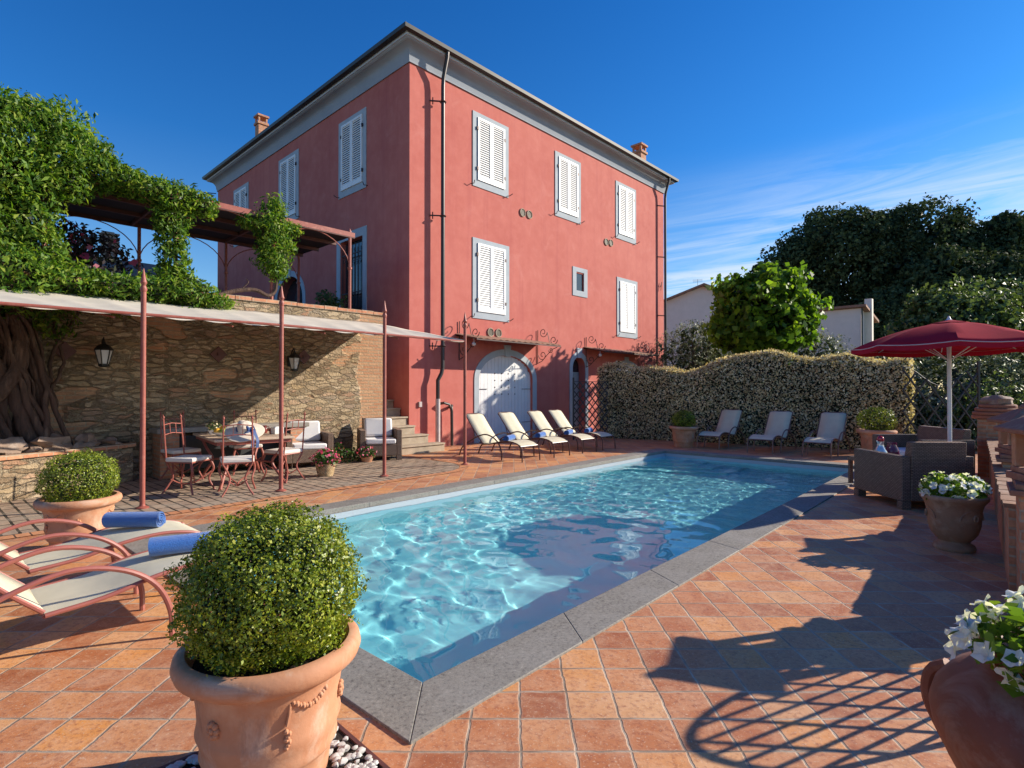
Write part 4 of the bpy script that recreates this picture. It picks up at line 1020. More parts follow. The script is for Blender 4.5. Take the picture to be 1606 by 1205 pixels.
def flowers_small(a, n, r, zc, mleaf, mfl, s=.03, fs=.03):
    P, N_ = blob_points([(0, 0, zc, r, r, r*.75)], n, .3, 1.05); leaves('foliage', P, N_, s, mleaf, a, .6)
    P, N_ = blob_points([(0, 0, zc+r*.05, r*1.04, r*1.04, r*.8)], n//4, .85, 1.06); leaves('blossoms', P, N_, fs, mfl, a, .9)
a = thing('flower_bowl', 'small bowl of pale flowers standing on the table behind the fruit', 'flowers', p_, 0)
MB().lathe([(.001, 0), (.06, 0), (.09, .07), (.085, .07), (.05, .01), (.001, .01)], 20).build('bowl', M['china'], a); flowers_small(a, 200, .11, .13, M['bush_leaf'], M['jas_flower'])
def jug(loc_, m, label, s=1, handle=True, cat='jug', name='jug'):
    a = thing(name, label, cat, loc_, 0)
    MB().lathe([(.001, 0), (.045*s, 0), (.065*s, .05*s), (.06*s, .1*s), (.04*s, .14*s), (.045*s, .17*s), (.041*s, .17*s), (.036*s, .14*s), (.05*s, .09*s), (.001, .01)], 22).build('body', m, a)
    if handle: MB().tube(curve([(.04*s, 0, .155*s), (.09*s, 0, .14*s), (.10*s, 0, .09*s), (.062*s, 0, .05*s)], 12), .008*s, 6).build('handle', m, a)
    return a
jug(tx(.10, -.38), M['redjam'], 'small dark red jug on the table right of the straw hat', .75)
jug(tx(-.12, -.42), M['rust'], 'reddish cup next to the dark red jug on the table', .45, cat='cup', name='cup')
o = MB().box(0, 0, .055, .16, .13, .11).box(0, 0, .115, .10, .08, .012).build('napkin_box', M['china'], None, tx(-.2, -.5), .9, smooth=False, bevel=.01); tag(o, 'white box with folded paper napkins at the right end of the table', 'napkin box')

# ------------------------------------------------------------------ wicker seats
def wicker_seat(label, loc_, rz, w_=.86, d_=.82, arm=.64, back=.86, group=None, cush=True, name='wicker_armchair', cat='armchair', bc=True):
    a = thing(name, label, cat, loc_, rz, group); h = w_/2
    MB().bx(-h+.11, h-.11, -d_/2, d_/2-.12, .10, .34).build('seat_base', M['wicker'], a, smooth=False, bevel=.01)
    for s_ in (-1, 1):
        x0, x1 = (s_*h, s_*(h-.11)); 
        MB().bx(min(x0, x1), max(x0, x1), -d_/2, d_/2, .10, arm).build('armrest', M['wicker'], a, smooth=False, bevel=.012)
        for y in (-d_/2+.05, d_/2-.05): MB().bx(s_*(h-.10) if s_ < 0 else h-.11, s_*(h-.0) if s_ > 0 else -h+.11, y-.05, y+.05, 0, .099).build('foot', M['wicker'], a, smooth=False)
    MB().add([(-h+.112, d_/2-.2, .345), (h-.112, d_/2-.2, .345), (h-.112, d_/2-.001, .10), (-h+.112, d_/2-.001, .10), (-h+.112, d_/2-.08, back), (h-.112, d_/2-.08, back), (h-.112, d_/2+.03, back), (-h+.112, d_/2+.03, back)],
        [(0, 1, 2, 3), (4, 7, 6, 5), (0, 4, 5, 1), (1, 5, 6, 2), (2, 6, 7, 3), (3, 7, 4, 0)]).build('backrest', M['wicker'], a, smooth=False, bevel=.012)
    if cush: MB().bx(-h+.12, h-.12, -d_/2-.01, d_/2-.2, .342, .45).build('seat_cushion', M['whitecush'], a, bevel=.03)
    if bc:
        cu = MB().box(0, 0, 0, w_-.27, .12, .40, M=Matrix.Rotation(R(-16), 3, 'X')).build('back_cushion', M['whitecush'], a, (0, d_/2-.27, .66), bevel=.04)
    return a
wicker_seat('grey brown wicker armchair with white cushions beside the stone steps', (-2.87, 12.02, .004), .35, group='wicker armchairs by the stone wall')
wicker_seat('grey brown wicker armchair with white cushions behind the dining table', (-4.05, 10.95, .004), .55, group='wicker armchairs by the stone wall')
wicker_seat('wicker armchair seen from behind beside the white petunia urn', (5.30, 7.42, .0), PI, .9, .98, .66, .84, 'wicker seats under the parasol', bc=False)
wicker_seat('wicker loveseat facing the pool on the far side of the parasol pole', (7.0, 9.55, .0), -PI/2+.0, 1.25, .85, .68, .84, 'wicker seats under the parasol', name='wicker_loveseat', cat='sofa', bc=False)
ct = thing('wicker_coffee_table', 'low wicker coffee table between the seats under the parasol', 'coffee table', (5.62, 8.55, 0), 0)
MB().bx(-.28, .28, -.32, .32, .38, .44).build('table_top', M['wicker'], ct, smooth=False)
for sx in (-1, 1):
    for sy in (-1, 1): MB().box(sx*.25, sy*.29, .19, .05, .05, .379).build('leg', M['wicker'], ct, smooth=False)
gv = thing('glass_vase', 'silvery glass jar with red top standing on the coffee table', 'vase', (5.52, 8.35, .44), 0)
MB().lathe([(.001, 0), (.05, 0), (.085, .05), (.09, .12), (.05, .19), (.04, .25), (.055, .28), (.05, .28), (.001, .2)], 20).build('body', mat('silver_glass', (.55, .57, .6), rough=.1, metal=.5), gv)
MB().ball((0, 0, .31), .05, 12, 8).build('top', M['jadered'], gv)
jug((5.74, 8.42, .44), mat('dark_purple_glass', (.10, .02, .06), rough=.1), 'dark purple goblet beside the silvery glass jar', 1.5, cat='goblet', name='goblet', handle=False)

# ------------------------------------------------------------------ parasol
pa = thing('parasol', 'burgundy octagonal parasol with white pole over the wicker seats', 'parasol', (6.60, 8.4, 0), .2)
MB().tube([(0, 0, .02), (0, 0, 2.5)], .028, 12).build('pole', M['polewhite'], pa)
MB().lathe([(.001, .0), (.3, .0), (.3, .05), (.06, .08), (.045, .3), (.03, .3), (.001, .3)], 24).build('base', M['polewhite'], pa)
n = 8; R0 = 1.26; b = MB(); vs = []; fs = []; nr = 10; ns = 6
ribs = []
for i in range(nr+1):
    f = i/nr; r = .06+(R0-.06)*f; z = 2.50-.36*f**1.65
    for k in range(n*ns):
        seg = k//ns; q = (k % ns)/ns; a0_, a1_ = 2*PI*seg/n, 2*PI*(seg+1)/n
        pa_ = Vector((math.cos(a0_), math.sin(a0_))).lerp(Vector((math.cos(a1_), math.sin(a1_))), q)
        vs.append((pa_.x*r, pa_.y*r, z+.02*f*math.sin(PI*q)*-1.2))
N_ = n*ns
for i in range(nr):
    for k in range(N_): fs.append((i*N_+k, i*N_+(k+1) % N_, (i+1)*N_+(k+1) % N_, (i+1)*N_+k))
cn = b.add(vs, fs).build('canopy', M['burgundy'], pa, ang=25); sm = cn.modifiers.new('t', 'SOLIDIFY'); sm.thickness = .004
rim = [Vector(vs[nr*N_+k])*1.002 for k in range(N_)]
MB().tube([p+Vector((0, 0, -.004)) for p in rim], .007, 5, closed=True).build('piping', M['piping'], pa)
b = MB(); vs = []; fs = []
for k in range(N_):
    p = rim[k]; vs += [tuple(p), (p.x*1.003, p.y*1.003, p.z-.07-.012*math.sin(PI*(k % ns)/ns))]
for k in range(N_): fs.append((2*k, 2*k+1, 2*((k+1) % N_)+1, 2*((k+1) % N_)))
vl = b.add(vs, fs).build('valance', M['burgundy'], pa, smooth=False); sm = vl.modifiers.new('t', 'SOLIDIFY'); sm.thickness = .003
for k in range(n):
    a_ = 2*PI*k/n; pts = [(math.cos(a_)*(.05+(R0-.05)*f), math.sin(a_)*(.05+(R0-.05)*f), 2.485-.36*f**1.65) for f in np.linspace(0, 1, 8)]
    MB().tube(pts, .008, 5).tube([(math.cos(a_)*.04, math.sin(a_)*.04, 1.95), (math.cos(a_)*.7, math.sin(a_)*.7, 2.36)], .006, 5).build('rib', M['polewhite'], pa)
MB().tube([(0, 0, 2.49), (0, 0, 2.52), (0, 0, 2.55), (0, 0, 2.60)], [.09, .085, .03, .012], 12).build('finial', M['polewhite'], pa)
b = MB(); b.lathe([(.03, 2.545), (.12, 2.52), (.26, 2.49), (.262, 2.484), (.12, 2.512)], 8); b.build('vent_cap', M['burgundy'], pa, ang=20)
# ------------------------------------------------------------------ topiary in terracotta pots
def tpot(label, loc_, rz, s=1.0, m=None, hi=True, group=None):
    a = thing('terracotta_pot', label, 'plant pot', loc_, rz, group); m = m or M['terra']
    prof = [(.001, 0), (.215, 0), (.225, .015), (.232, .06), (.238, .11), (.252, .125), (.262, .14), (.258, .16), (.262, .19), (.276, .225), (.272, .245), (.268, .27), (.272, .33), (.282, .39), (.292, .415), (.30, .43), (.325, .435), (.348, .452), (.358, .478), (.352, .505), (.335, .52), (.31, .52), (.295, .50), (.285, .46), (.001, .45)]
    b = MB().lathe(prof, 64 if hi else 32); bd = b.build('body', m, a, ang=50)
    MB().lathe([(.001, .462), (.15, .468), (.287, .462), (.287, .45), (.001, .45)], 24).build('soil', M['soil'], a)
    # relief: rosettes, ribbon knots and garlands
    for k in range(6):
        an = -1.95+k*PI/3; r = .275
        def on(da, z, out=0): return ((r+out+.05*(z-.33))*math.cos(an+da), (r+out+.05*(z-.33))*math.sin(an+da), z)
        b = MB()
        if k % 2 == 0:
            for q in range(8):
                t_ = 2*PI*q/8; b.ball(on(.075*math.cos(t_)*.9, .31+.022*math.sin(t_), .003), .0115, 8, 6)
            b.ball(on(0, .31, .006), .012, 8, 6); b.build('rosette', m, a)
        else:
            b.tube([on(-.02, .385), on(-.03, .35, .003), on(-.06, .31, .003)], .007, 6)
            for q in range(7): b.ball(on(-.07+.02*((q*5) % 3), .29-.012*q*.8, .004), .010, 7, 5)
            for q in range(12): b.ball(on(.02+q*.045, .385-.03*math.sin(PI*q/11), .003), .0085+.003*(q % 2), 7, 5)
            b.build('garland', m, a)
    return a
def topiary(label, loc_, r, zc, n, leaf, mleaf, seed=0, group=None, sq=(1, 1, .93)):
    a = thing('boxwood_ball', label, 'shrub', loc_, 0, group)
    P, N_ = blob_points([(0, 0, zc, r*sq[0], r*sq[1], r*sq[2])], n, .80, 1.03, 3.2, .17)
    k_ = RNG.random(len(P)) < .012; P[k_] += N_[k_]*r*.10*RNG.random((k_.sum(), 1)); sh = np.repeat(P[k_][:60], 7, 0)+RNG.normal(size=(7*min(60, int(k_.sum())), 3))*r*.022; P = np.concatenate([P, sh]); N_ = np.concatenate([N_, np.repeat(N_[k_][:60], 7, 0)])
    leaves('foliage', P, N_, leaf, mleaf, a, .62, 1.1, .3)
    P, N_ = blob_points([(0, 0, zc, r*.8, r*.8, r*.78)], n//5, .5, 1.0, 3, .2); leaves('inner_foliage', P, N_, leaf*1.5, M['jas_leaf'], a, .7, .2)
    b = MB().tube([(0, 0, zc-r*1.05), (.01, 0, zc-r*.3)], [.03, .02], 8)
    for k in range(9):
        an = k*2.4; b.tube([(0, 0, zc-r*.85), (r*.45*math.cos(an), r*.45*math.sin(an), zc-r*.35+.02*(k % 3)), (r*.7*math.cos(an), r*.7*math.sin(an), zc-r*.1)], [.010, .007, .003], 5)
    b.build('stem', M['barkdk'], a); return a
gp = 'terracotta pots with boxwood balls'; gb = 'clipped boxwood balls in pots'
pA = (-.935, 2.17)
pot1 = tpot('large terracotta pot with rosettes in the foreground holding the big boxwood', (*pA, .012), 0, group=gp)
pot1.scale = (.94, .94, 1)
topiary('large clipped boxwood ball in the foreground pot', (*pA, 0), .320, .735, 36000, .0125, M['box_leaf'], group=gb)
p2 = (-4.05, 5.22)
dup(pot1, (*p2, .004), 1.0, 'wide terracotta pot between the raised bed and the red framed loungers', gp, scale=(.93, .93, .95))
topiary('clipped boxwood ball in the wide pot by the raised bed', (*p2, 0), .30, .655, 13000, .0145, M['box_leaf'], group=gb, sq=(1, 1, .86))
p3 = (4.47, 14.5); dup(pot1, (*p3, .0), .5, 'terracotta pot against the jasmine hedge left of three loungers', gp, scale=1.03)
topiary('small clipped boxwood ball in the pot at the hedge', (*p3, 0), .29, .70, 3500, .03, M['box_leaf'], group=gb, sq=(1, 1, .8))
p4 = (8.15, 12.45); dup(pot1, (*p4, .0), .2, 'terracotta pot at the right end of the hedge behind the wicker seats', gp, scale=(1.1, 1.1, 1.15))
topiary('clipped boxwood ball in the pot behind the wicker seats', (*p4, 0), .37, .80, 3500, .03, M['box_leaf'], group=gb, sq=(1, 1, .78))
# planting square with pebbles under the foreground pot
fr = thing('pebble_tree_pit', 'square pit of white and grey pebbles round the foreground pot', 'pebble bed', (*pA, 0), R(45))
b = MB(); hs_ = .335
for k in range(4):
    M4 = Matrix.Rotation(PI/2*k, 3, 'Z'); c = M4 @ Vector((hs_, 0, .006)); b.box(c.x, c.y, c.z, .018, 2*hs_+.018 if k % 2 == 0 else 2*hs_-.02, .014, rz=PI/2*k)
b.build('edging', M['rustdark'], fr, smooth=False)
MB().bx(-hs_, hs_, -hs_, hs_, .001, .006).build('soil', M['soil'], fr, smooth=False)
b = MB(); rr_ = random.Random(4)
for k in range(420):
    x, y = rr_.uniform(-hs_+.02, hs_-.02), rr_.uniform(-hs_+.02, hs_-.02)
    if x*x+y*y < .21**2: continue
    s_ = rr_.uniform(.010, .019); b.ball((x, y, .008+s_*.45), s_, 8, 6, (1.2, .9, .65), .5, k)
tag(b.build('pebbles', M['pebble'], fr), kind='stuff')

# ------------------------------------------------------------------ petunias
def petunia_flowers(pts, nrm, s, parent, name='blossoms'):
    V = []; 
    for p, n_ in zip(pts, nrm):
        d_ = Vector(n_)+Vector(RNG.normal(size=3))*.25; d_.normalize(); q = d_.to_track_quat('Z', 'Y'); sz = s*(1+.2*RNG.normal()); ph = RNG.random()*6; n = 20
        rim_ = [Vector(p)+q @ Vector((math.cos(2*PI*k/n+ph)*sz*(1-.16*abs(math.sin(2.5*2*PI*k/n))), math.sin(2*PI*k/n+ph)*sz*(1-.16*abs(math.sin(2.5*2*PI*k/n))), sz*.16*math.sin(5*2*PI*k/n+1)+RNG.normal()*sz*.05)) for k in range(n)]
        mid = [Vector(p)+q @ Vector((math.cos(2*PI*k/n+ph)*sz*.35, math.sin(2*PI*k/n+ph)*sz*.35, -sz*.18)) for k in range(n)]
        c = Vector(p)-d_*sz*.9
        for k in range(n):
            j = (k+1) % n; V += [rim_[k], rim_[j], mid[j], mid[k], mid[k], mid[j], c, c]
    V = np.array([tuple(v) for v in V]); o = np_mesh(name, V, 4, M['pet_flower'], parent); return o
def petunia(label, loc_, blobs, nl, ls, nf, fs):
    a = thing('white_petunia', label, 'flowers', loc_, 0, 'white petunias in pots')
    P, N_ = blob_points(blobs, nl, .35, 1.0, 3, .3); leaves('foliage', P, N_, ls, M['pet_leaf'], a, .62, .6)
    P, N_ = blob_points(blobs, nf, .98, 1.1, 3, .22); N_[:, 2] = N_[:, 2]+.15; petunia_flowers(P, N_, fs, a); return a
urn = thing('terracotta_urn', 'weathered urn shaped terracotta pot standing before the low parapet', 'plant pot', (4.15, 5.24, 0), .3)
MB().lathe([(.001, 0), (.155, 0), (.165, .02), (.155, .05), (.125, .065), (.12, .085), (.145, .11), (.18, .16), (.20, .23), (.207, .31), (.212, .38), (.225, .43), (.25, .465), (.262, .48), (.262, .505), (.245, .515), (.23, .50), (.20, .45), (.001, .44)], 48).build('body', M['terradk'], urn, ang=50)
for an in (-1.7, .4, 2.4):
    b = MB()
    pts = [((.211)*math.cos(an+.62*math.cos(t_)), (.211)*math.sin(an+.62*math.cos(t_)), .30+.10*math.sin(t_)) for t_ in np.linspace(0, PI, 14)]
    b.tube(pts, .008, 6); b.tube([(.214*math.cos(an+.10*math.cos(t_)), .214*math.sin(an+.10*math.cos(t_)), .325+.028*math.sin(t_)) for t_ in np.linspace(0, 2*PI, 12)], .007, 6); b.build('relief', M['terradk'], urn)
MB().lathe([(.001, .455), (.20, .455), (.20, .445), (.001, .445)], 20).build('soil', M['soil'], urn)
petunia('white petunias spilling from the urn by the low parapet', (4.15, 5.24, 0), [(-.11, 0, .57, .17, .17, .13), (.12, .02, .57, .17, .17, .12), (0, 0, .55, .24, .22, .1)], 1200, .045, 95, .034)
jar = thing('terracotta_jar', 'big bulging aged red terracotta oil jar cut by the right picture edge', 'jar', (1.70, 1.665, 0), 0); jar.scale = (1, 1, .90)
MB().lathe([(.001, 0), (.16, 0), (.17, .03), (.20, .1), (.26, .22), (.325, .36), (.362, .46), (.37, .52), (.355, .58), (.315, .64), (.26, .685), (.215, .705), (.205, .72), (.225, .74), (.24, .755), (.235, .775), (.21, .775), (.195, .755), (.001, .74)], 56).build('body', M['terrared'], jar, ang=50)
for an in (3.7, 3.7-PI, 3.7-PI/2):
    MB().tube(curve([(.335*math.cos(an), .335*math.sin(an), .60), (.385*math.cos(an), .385*math.sin(an), .55), (.392*math.cos(an), .392*math.sin(an), .44), (.33*math.cos(an), .33*math.sin(an), .30)], 14), .024, 9).build('handle', M['terrared'], jar)
petunia('white petunias growing from the big red jar in the right corner', (1.67, 1.665, -.095), [(-.14, 0, .83, .16, .17, .10), (.08, .05, .86, .16, .17, .12), (-.04, -.08, .80, .2, .14, .08)], 900, .042, 80, .036)

# ------------------------------------------------------------------ right parapet, lanterns, gate
QA = PI/2-R(39.7); Q0 = Vector((3.46, 3.87, 0))
def QW(a_, b_, z=0): return Q0+Vector((math.cos(QA)*a_+math.sin(QA)*b_, math.sin(QA)*a_-math.cos(QA)*b_, z))   # b_ = outward
wlp = thing('brick_parapet', 'low brick garden parapet with tiled top along the right side', 'wall', Q0, QA)
MB().bx(.32, 7.3, -.27, 0, 0, .622).build('masonry', M['brickred'], wlp, smooth=False)
b = MB()
for k in range(48): b.bx(.32+k*.1455, .32+(k+1)*.1455-.006, -.30, .03+.004*((k*5) % 3), .624, .655+.003*((k*3) % 2))
b.build('coping_tiles', M['terradk'], wlp, smooth=False)
def pier(a_, label, h=.80, w_=.40, off=.25, name='brick_pier'):
    p = thing(name, label, 'pier', QW(a_, off), QA, 'brick piers of the parapet')
    MB().bx(-w_/2, w_/2, -w_/2+.0, w_/2+.0, 0, h-.08).build('masonry', M['brickred'], p, smooth=False)
    MB().bx(-w_/2-.05, w_/2+.05, -w_/2-.05, w_/2+.05, h-.079, h-.04).bx(-w_/2-.02, w_/2+.02, -w_/2-.02, w_/2+.02, h-.039, h).build('cap', M['terrashade'], p, smooth=False, bevel=.006)
    return p
pier(.10, 'brick pier nearest the camera, just inside the right edge', .86, .42)
pier(2.95, 'brick pier under the terracotta lantern beyond the urn', .80, .42)
def tlantern(loc_, label):
    a = thing('terracotta_lantern', label, 'lantern', loc_, QA+.35, 'terracotta lanterns on the parapet piers')
    w_ = .19
    MB().bx(-w_-.02, w_+.02, -w_-.02, w_+.02, 0, .05).bx(-w_, w_, -w_, w_, .051, .09).build('base', M['terrashade'], a, smooth=False, bevel=.006)
    b = MB()
    for sx in (-1, 1):
        for sy in (-1, 1): b.box(sx*(w_-.035), sy*(w_-.035), .21, .06, .06, .239)
    for sx in (-1, 1):
        b.box(sx*(w_-.035), 0, .215, .03, .05, .235); 
        b.box(0, sx*(w_-.035), .215, .05, .03, .235)
    b.build('posts', M['terra'], a, smooth=False, bevel=.006)
    MB().bx(-w_+.09, w_-.09, -w_+.09, w_-.09, .092, .32).build('glass', M['milk'], a, smooth=False)
    MB().add([(x*(w_+.07), y*(w_+.07), .331) for x, y in ((-1, -1), (1, -1), (1, 1), (-1, 1))]+[(x*(w_+.075), y*(w_+.075), .362) for x, y in ((-1, -1), (1, -1), (1, 1), (-1, 1))]+[(x*.06, y*.06, .49) for x, y in ((-1, -1), (1, -1), (1, 1), (-1, 1))],
             [(3, 2, 1, 0), (8, 9, 10, 11)]+[(i+k, i+(k+1) % 4, i+4+(k+1) % 4, i+4+k) for i in (0, 4) for k in range(4)]).build('roof', M['terrashade'], a, smooth=False, bevel=.008)
    MB().lathe([(.07, .485), (.075, .51), (.05, .53), (.03, .545), (.035, .56), (.001, .575)], 14).build('finial', M['terrashade'], a)
    return a
tl_ = tlantern(QW(2.95, .25, .80), 'square terracotta lantern on the pier beyond the white petunia urn')
dup(tl_, QW(.10, .25, .86), QA+.35, 'terracotta lantern at the right edge above the nearest pier')
dm = thing('domed_brick_pillar', 'squat brick pillar with rounded tiled cap at the far end of the parapet', 'pillar', QW(7.55, .12), QA)
MB().bx(-.27, .27, -.27, .27, 0, .98).build('masonry', M['brickred'], dm, smooth=False)
b = MB()
for k in range(5): r_ = .36-.012*k*k*.9; b.lathe([(r_-.02, .0), (r_, .012), (r_, .05), (r_-.02, .062)], 14, 0, 0, .985+k*.063)
b.build('cap', M['terrashade'], dm, ang=30)
MB().ball((0, 0, 1.29), .2, 14, 8, (1.1, 1.1, .5), .5, 3).build('cap_stones', M['rock'], dm, ang=50)
# lattice gate between piers near the camera (outside the picture, throws the lattice shadow)
def lattice(w_, h, sp, r, inside=None, ang=45, box=False):
    b = MB(); inside = inside or (lambda x, z: 0 <= x <= w_ and 0 <= z <= h); c, s_ = math.cos(R(ang)), math.sin(R(ang)); D_ = w_+h
    for sg in (1, -1):
        k = -int(D_*1.5/sp)
        while k < D_*1.5/sp:
            # line offset k*sp, direction (c, sg*s)
            ox, oz = -sg*s_*k*sp, c*k*sp; on_ = None; last = None; q = -D_*1.5
            while q < D_*1.5:
                x, z = ox+c*q, oz+sg*s_*q
                if inside(x, z):
                    if on_ is None: on_ = (x, z)
                    last = (x, z)
                elif on_ is not None: break
                q += .02
            if on_ and last and math.hypot(last[0]-on_[0], last[1]-on_[1]) > .05:
                y = .006*sg
                if box: b.bar((on_[0], y, on_[1]), (last[0], y, last[1]), r*2, r*2)
                else: b.tube([(on_[0], y, on_[1]), (last[0], y, last[1])], r, 5)
            k += 1
    return b
gt = thing('lattice_gate', 'arched iron lattice garden gate beside the parapet', 'gate', QW(-1.65, .08), QA)
gw, gh = 1.45, .58
ins = lambda x, z: .0 <= x <= gw and .04 <= z <= gh+.42*math.sin(PI*min(1, max(0, x/gw)))**.8
lattice(gw, 1.05, .15, .011, ins).build('lattice', M['trellis'], gt)
rim_ = [(x, 0, gh+.42*math.sin(PI*x/gw)**.8) for x in np.linspace(0, gw, 20)]
MB().tube([(0, 0, .0)]+rim_+[(gw, 0, 0)], .016, 6).tube([(0, 0, .05), (gw, 0, .05)], .012, 5).build('frame', M['trellis'], gt)

# ------------------------------------------------------------------ trellises
def trellis(label, loc_, rz, w_, h, top=None, sp=.16, posts=(0, 1)):
    a = thing('garden_trellis', label, 'trellis', loc_, rz, 'black garden trellises')
    tf = top or (lambda x: h)
    lattice(w_, h, sp, .015, lambda x, z: 0 <= x <= w_ and .05 <= z <= tf(x), 52, True).build('lattice', M['trellis'], a, smooth=False)
    for f in posts: MB().bar((f*w_, 0, 0), (f*w_, 0, tf(f*w_)+.12), .045).build('post', M['trellis'], a, smooth=False)
    MB().tube([(x, 0, tf(x)) for x in np.linspace(0, w_, 12)], .008, 5).build('top_rail', M['trellis'], a)
    return a
trellis('black lattice panel in front of the narrow arched door', HW(4.97, -1.30), HA-.70, 1.05, 1.72, sp=.15, posts=(0,))
trellis('tall black lattice screen behind the parasol at the hedge end', (8.95, 12.75, 0), .07, 1.85, 2.05, lambda x: 1.80+.22*math.cos((x-.0)*PI/1.85*2), .30, (1,))

# ------------------------------------------------------------------ jasmine hedge
hg = thing('jasmine_hedge', 'long dense hedge of cream flowering jasmine behind the far end of the pool', 'hedge', (0, 0, 0), 0)
ha, hb = Vector((2.92, 17.62)), Vector((9.62, 13.62)); hd = (hb-ha); HL = hd.length; hd = hd/HL; hn = Vector((hd.y, -hd.x))   # hn toward camera
if hn.y > 0: hn = -hn
def hz(s_): return 2.12+.10*math.sin(s_*1.7+.6)+.05*math.sin(s_*4.1)+(.26 if s_ > 4.2 else .26*max(0, (s_-3.2)))*(1 if s_ < 6.6 else max(0, 1-(s_-6.6)*1.2))
def hedge_pts(n, out):
    P = []; N_ = []
    while len(P) < n:
        u = RNG.random(); s_ = RNG.random()*HL; zt = hz(s_); rx = noise.noise(Vector((s_*1.3, u*3, 0)))
        if u < .62:
            z = RNG.random()*zt; k = max(0, (z-(zt-.25))/.25); y = .42-.12*k*k+.07*noise.noise(Vector((s_*1.6, z*1.9, 2)))+.03*noise.noise(Vector((s_*6, z*6, 2)))
            p = ha+hd*s_+hn*(y+out*RNG.normal()); P.append((p.x, p.y, z)); N_.append((hn.x, hn.y, .25+k))
        elif u < .90:
            y = (RNG.random()-.5)*.84; z = zt-.10*(abs(y)/.42)**2+.05*noise.noise(Vector((s_*3, y*3, 4)))+out*RNG.normal(); p = ha+hd*s_+hn*y; P.append((p.x, p.y, z)); N_.append((hn.x*y, hn.y*y, 1))
        else:
            e = 0 if RNG.random() < .35 else 1; z = RNG.random()*hz(HL*e); y = (RNG.random()-.5)*.84; s2 = HL*e+(-1+2*e)*(.12*math.cos(y*2)+.05*noise.noise(Vector((y*4, z*3, 9)))-.05)+out*RNG.normal()
            p = ha+hd*s2+hn*y; P.append((p.x, p.y, z)); N_.append((hd.x*(2*e-1), hd.y*(2*e-1), .2))
    return np.array(P), np.array(N_)
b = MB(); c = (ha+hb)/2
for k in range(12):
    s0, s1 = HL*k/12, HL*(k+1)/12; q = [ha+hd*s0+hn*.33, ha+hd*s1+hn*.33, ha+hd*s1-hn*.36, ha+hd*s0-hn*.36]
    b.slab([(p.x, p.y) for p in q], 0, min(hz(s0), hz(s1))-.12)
b.build('dark_core', M['soil'], hg, smooth=False)  # solid box in near-black soil colour, a dark core against see-through
P, N_ = hedge_pts(21000, .030); leaves('foliage', P, N_, .058, M['jas_leaf'], hg, .55, .9)
P, N_ = hedge_pts(46000, .030); P += N_/np.linalg.norm(N_, axis=1)[:, None]*.035; leaves('blossoms', P, N_, .043, M['jas_flower'], hg, .85, .8)

# ------------------------------------------------------------------ wisteria
def wv_(u, v, z): return HW(u, v, z)
wis = thing('wisteria', 'huge old wisteria with twisted trunk covering the wall top and pergola', 'wisteria', HW(-7.2, -.9, .6), 0)
wb = Vector(wis.location)
def tw(pts, r0, r1, n=30, wob=.04, seed=0, kk=9):
    c_ = curve([HW(*p)-wb for p in pts], n); m_ = len(c_)
    return [p+Vector((noise.noise(Vector((i*.25, seed, 0))), noise.noise(Vector((i*.25, seed, 9))), 0))*wob for i, p in enumerate(c_)], [r0+(r1-r0)*i/(m_-1) for i in range(m_)]
rt = random.Random(9)
TR = []
for k in range(30):
    a0_ = rt.uniform(0, 6.28); sw_ = rt.choice((-1, 1))*rt.uniform(1.2, 3.2); rad = rt.uniform(.10, .34); pts = []
    for j in range(8):
        f = j/7; an = a0_+sw_*f; rr = rad*(1-.55*f)+.05
        pts.append((-7.28+rr*math.cos(an)*1.15-.18*f*f+.35*max(0, .25-f), -.85+rr*math.sin(an)*.6+.3*f, .62+2.3*f))
    TR.append((pts, rt.uniform(.018, .058), rt.uniform(.014, .035)))
TR.append(([(-7.15, -.9, .6), (-7.3, -.8, 1.2), (-7.55, -.75, 1.8), (-8.0, -.7, 2.4), (-8.4, -.6, 3.0)], .12, .08))
TR.append(([(-8.1, -.8, .6), (-7.7, -.85, 1.2), (-7.3, -.8, 1.9), (-7.35, -.6, 2.5), (-7.5, -.4, 3.4)], .11, .08))
TR.append(([(-7.0, -.75, 1.6), (-7.2, -.7, 1.9), (-7.5, -.65, 2.2), (-7.9, -.6, 2.6)], .06, .045))
TR.append(([(-6.9, -.6, 1.2), (-6.95, -.5, 1.9), (-6.7, -.42, 2.5), (-6.5, -.38, 3.0)], .03, .02))
TR.append(([(-7.0, -.6, 1.4), (-6.8, -.5, 1.9), (-6.9, -.42, 2.5), (-6.85, -.38, 3.0)], .025, .02))
b = MB()
for i, (pts, r0, r1) in enumerate(TR):
    c_, r_ = tw(pts, r0, r1, 40, .05, i*3.3); b.tube(c_, r_, 9)
b.build('trunk', M['bark'], wis, ang=60)
b = MB(); c_, r_ = tw([(-7.5, -.4, 3.3), (-7.4, -.2, 4.2), (-7.2, .2, 5.2)], .12, .08, 20); b.tube(c_, r_, 8)
b.build('limb', M['bark'], wis, ang=60)
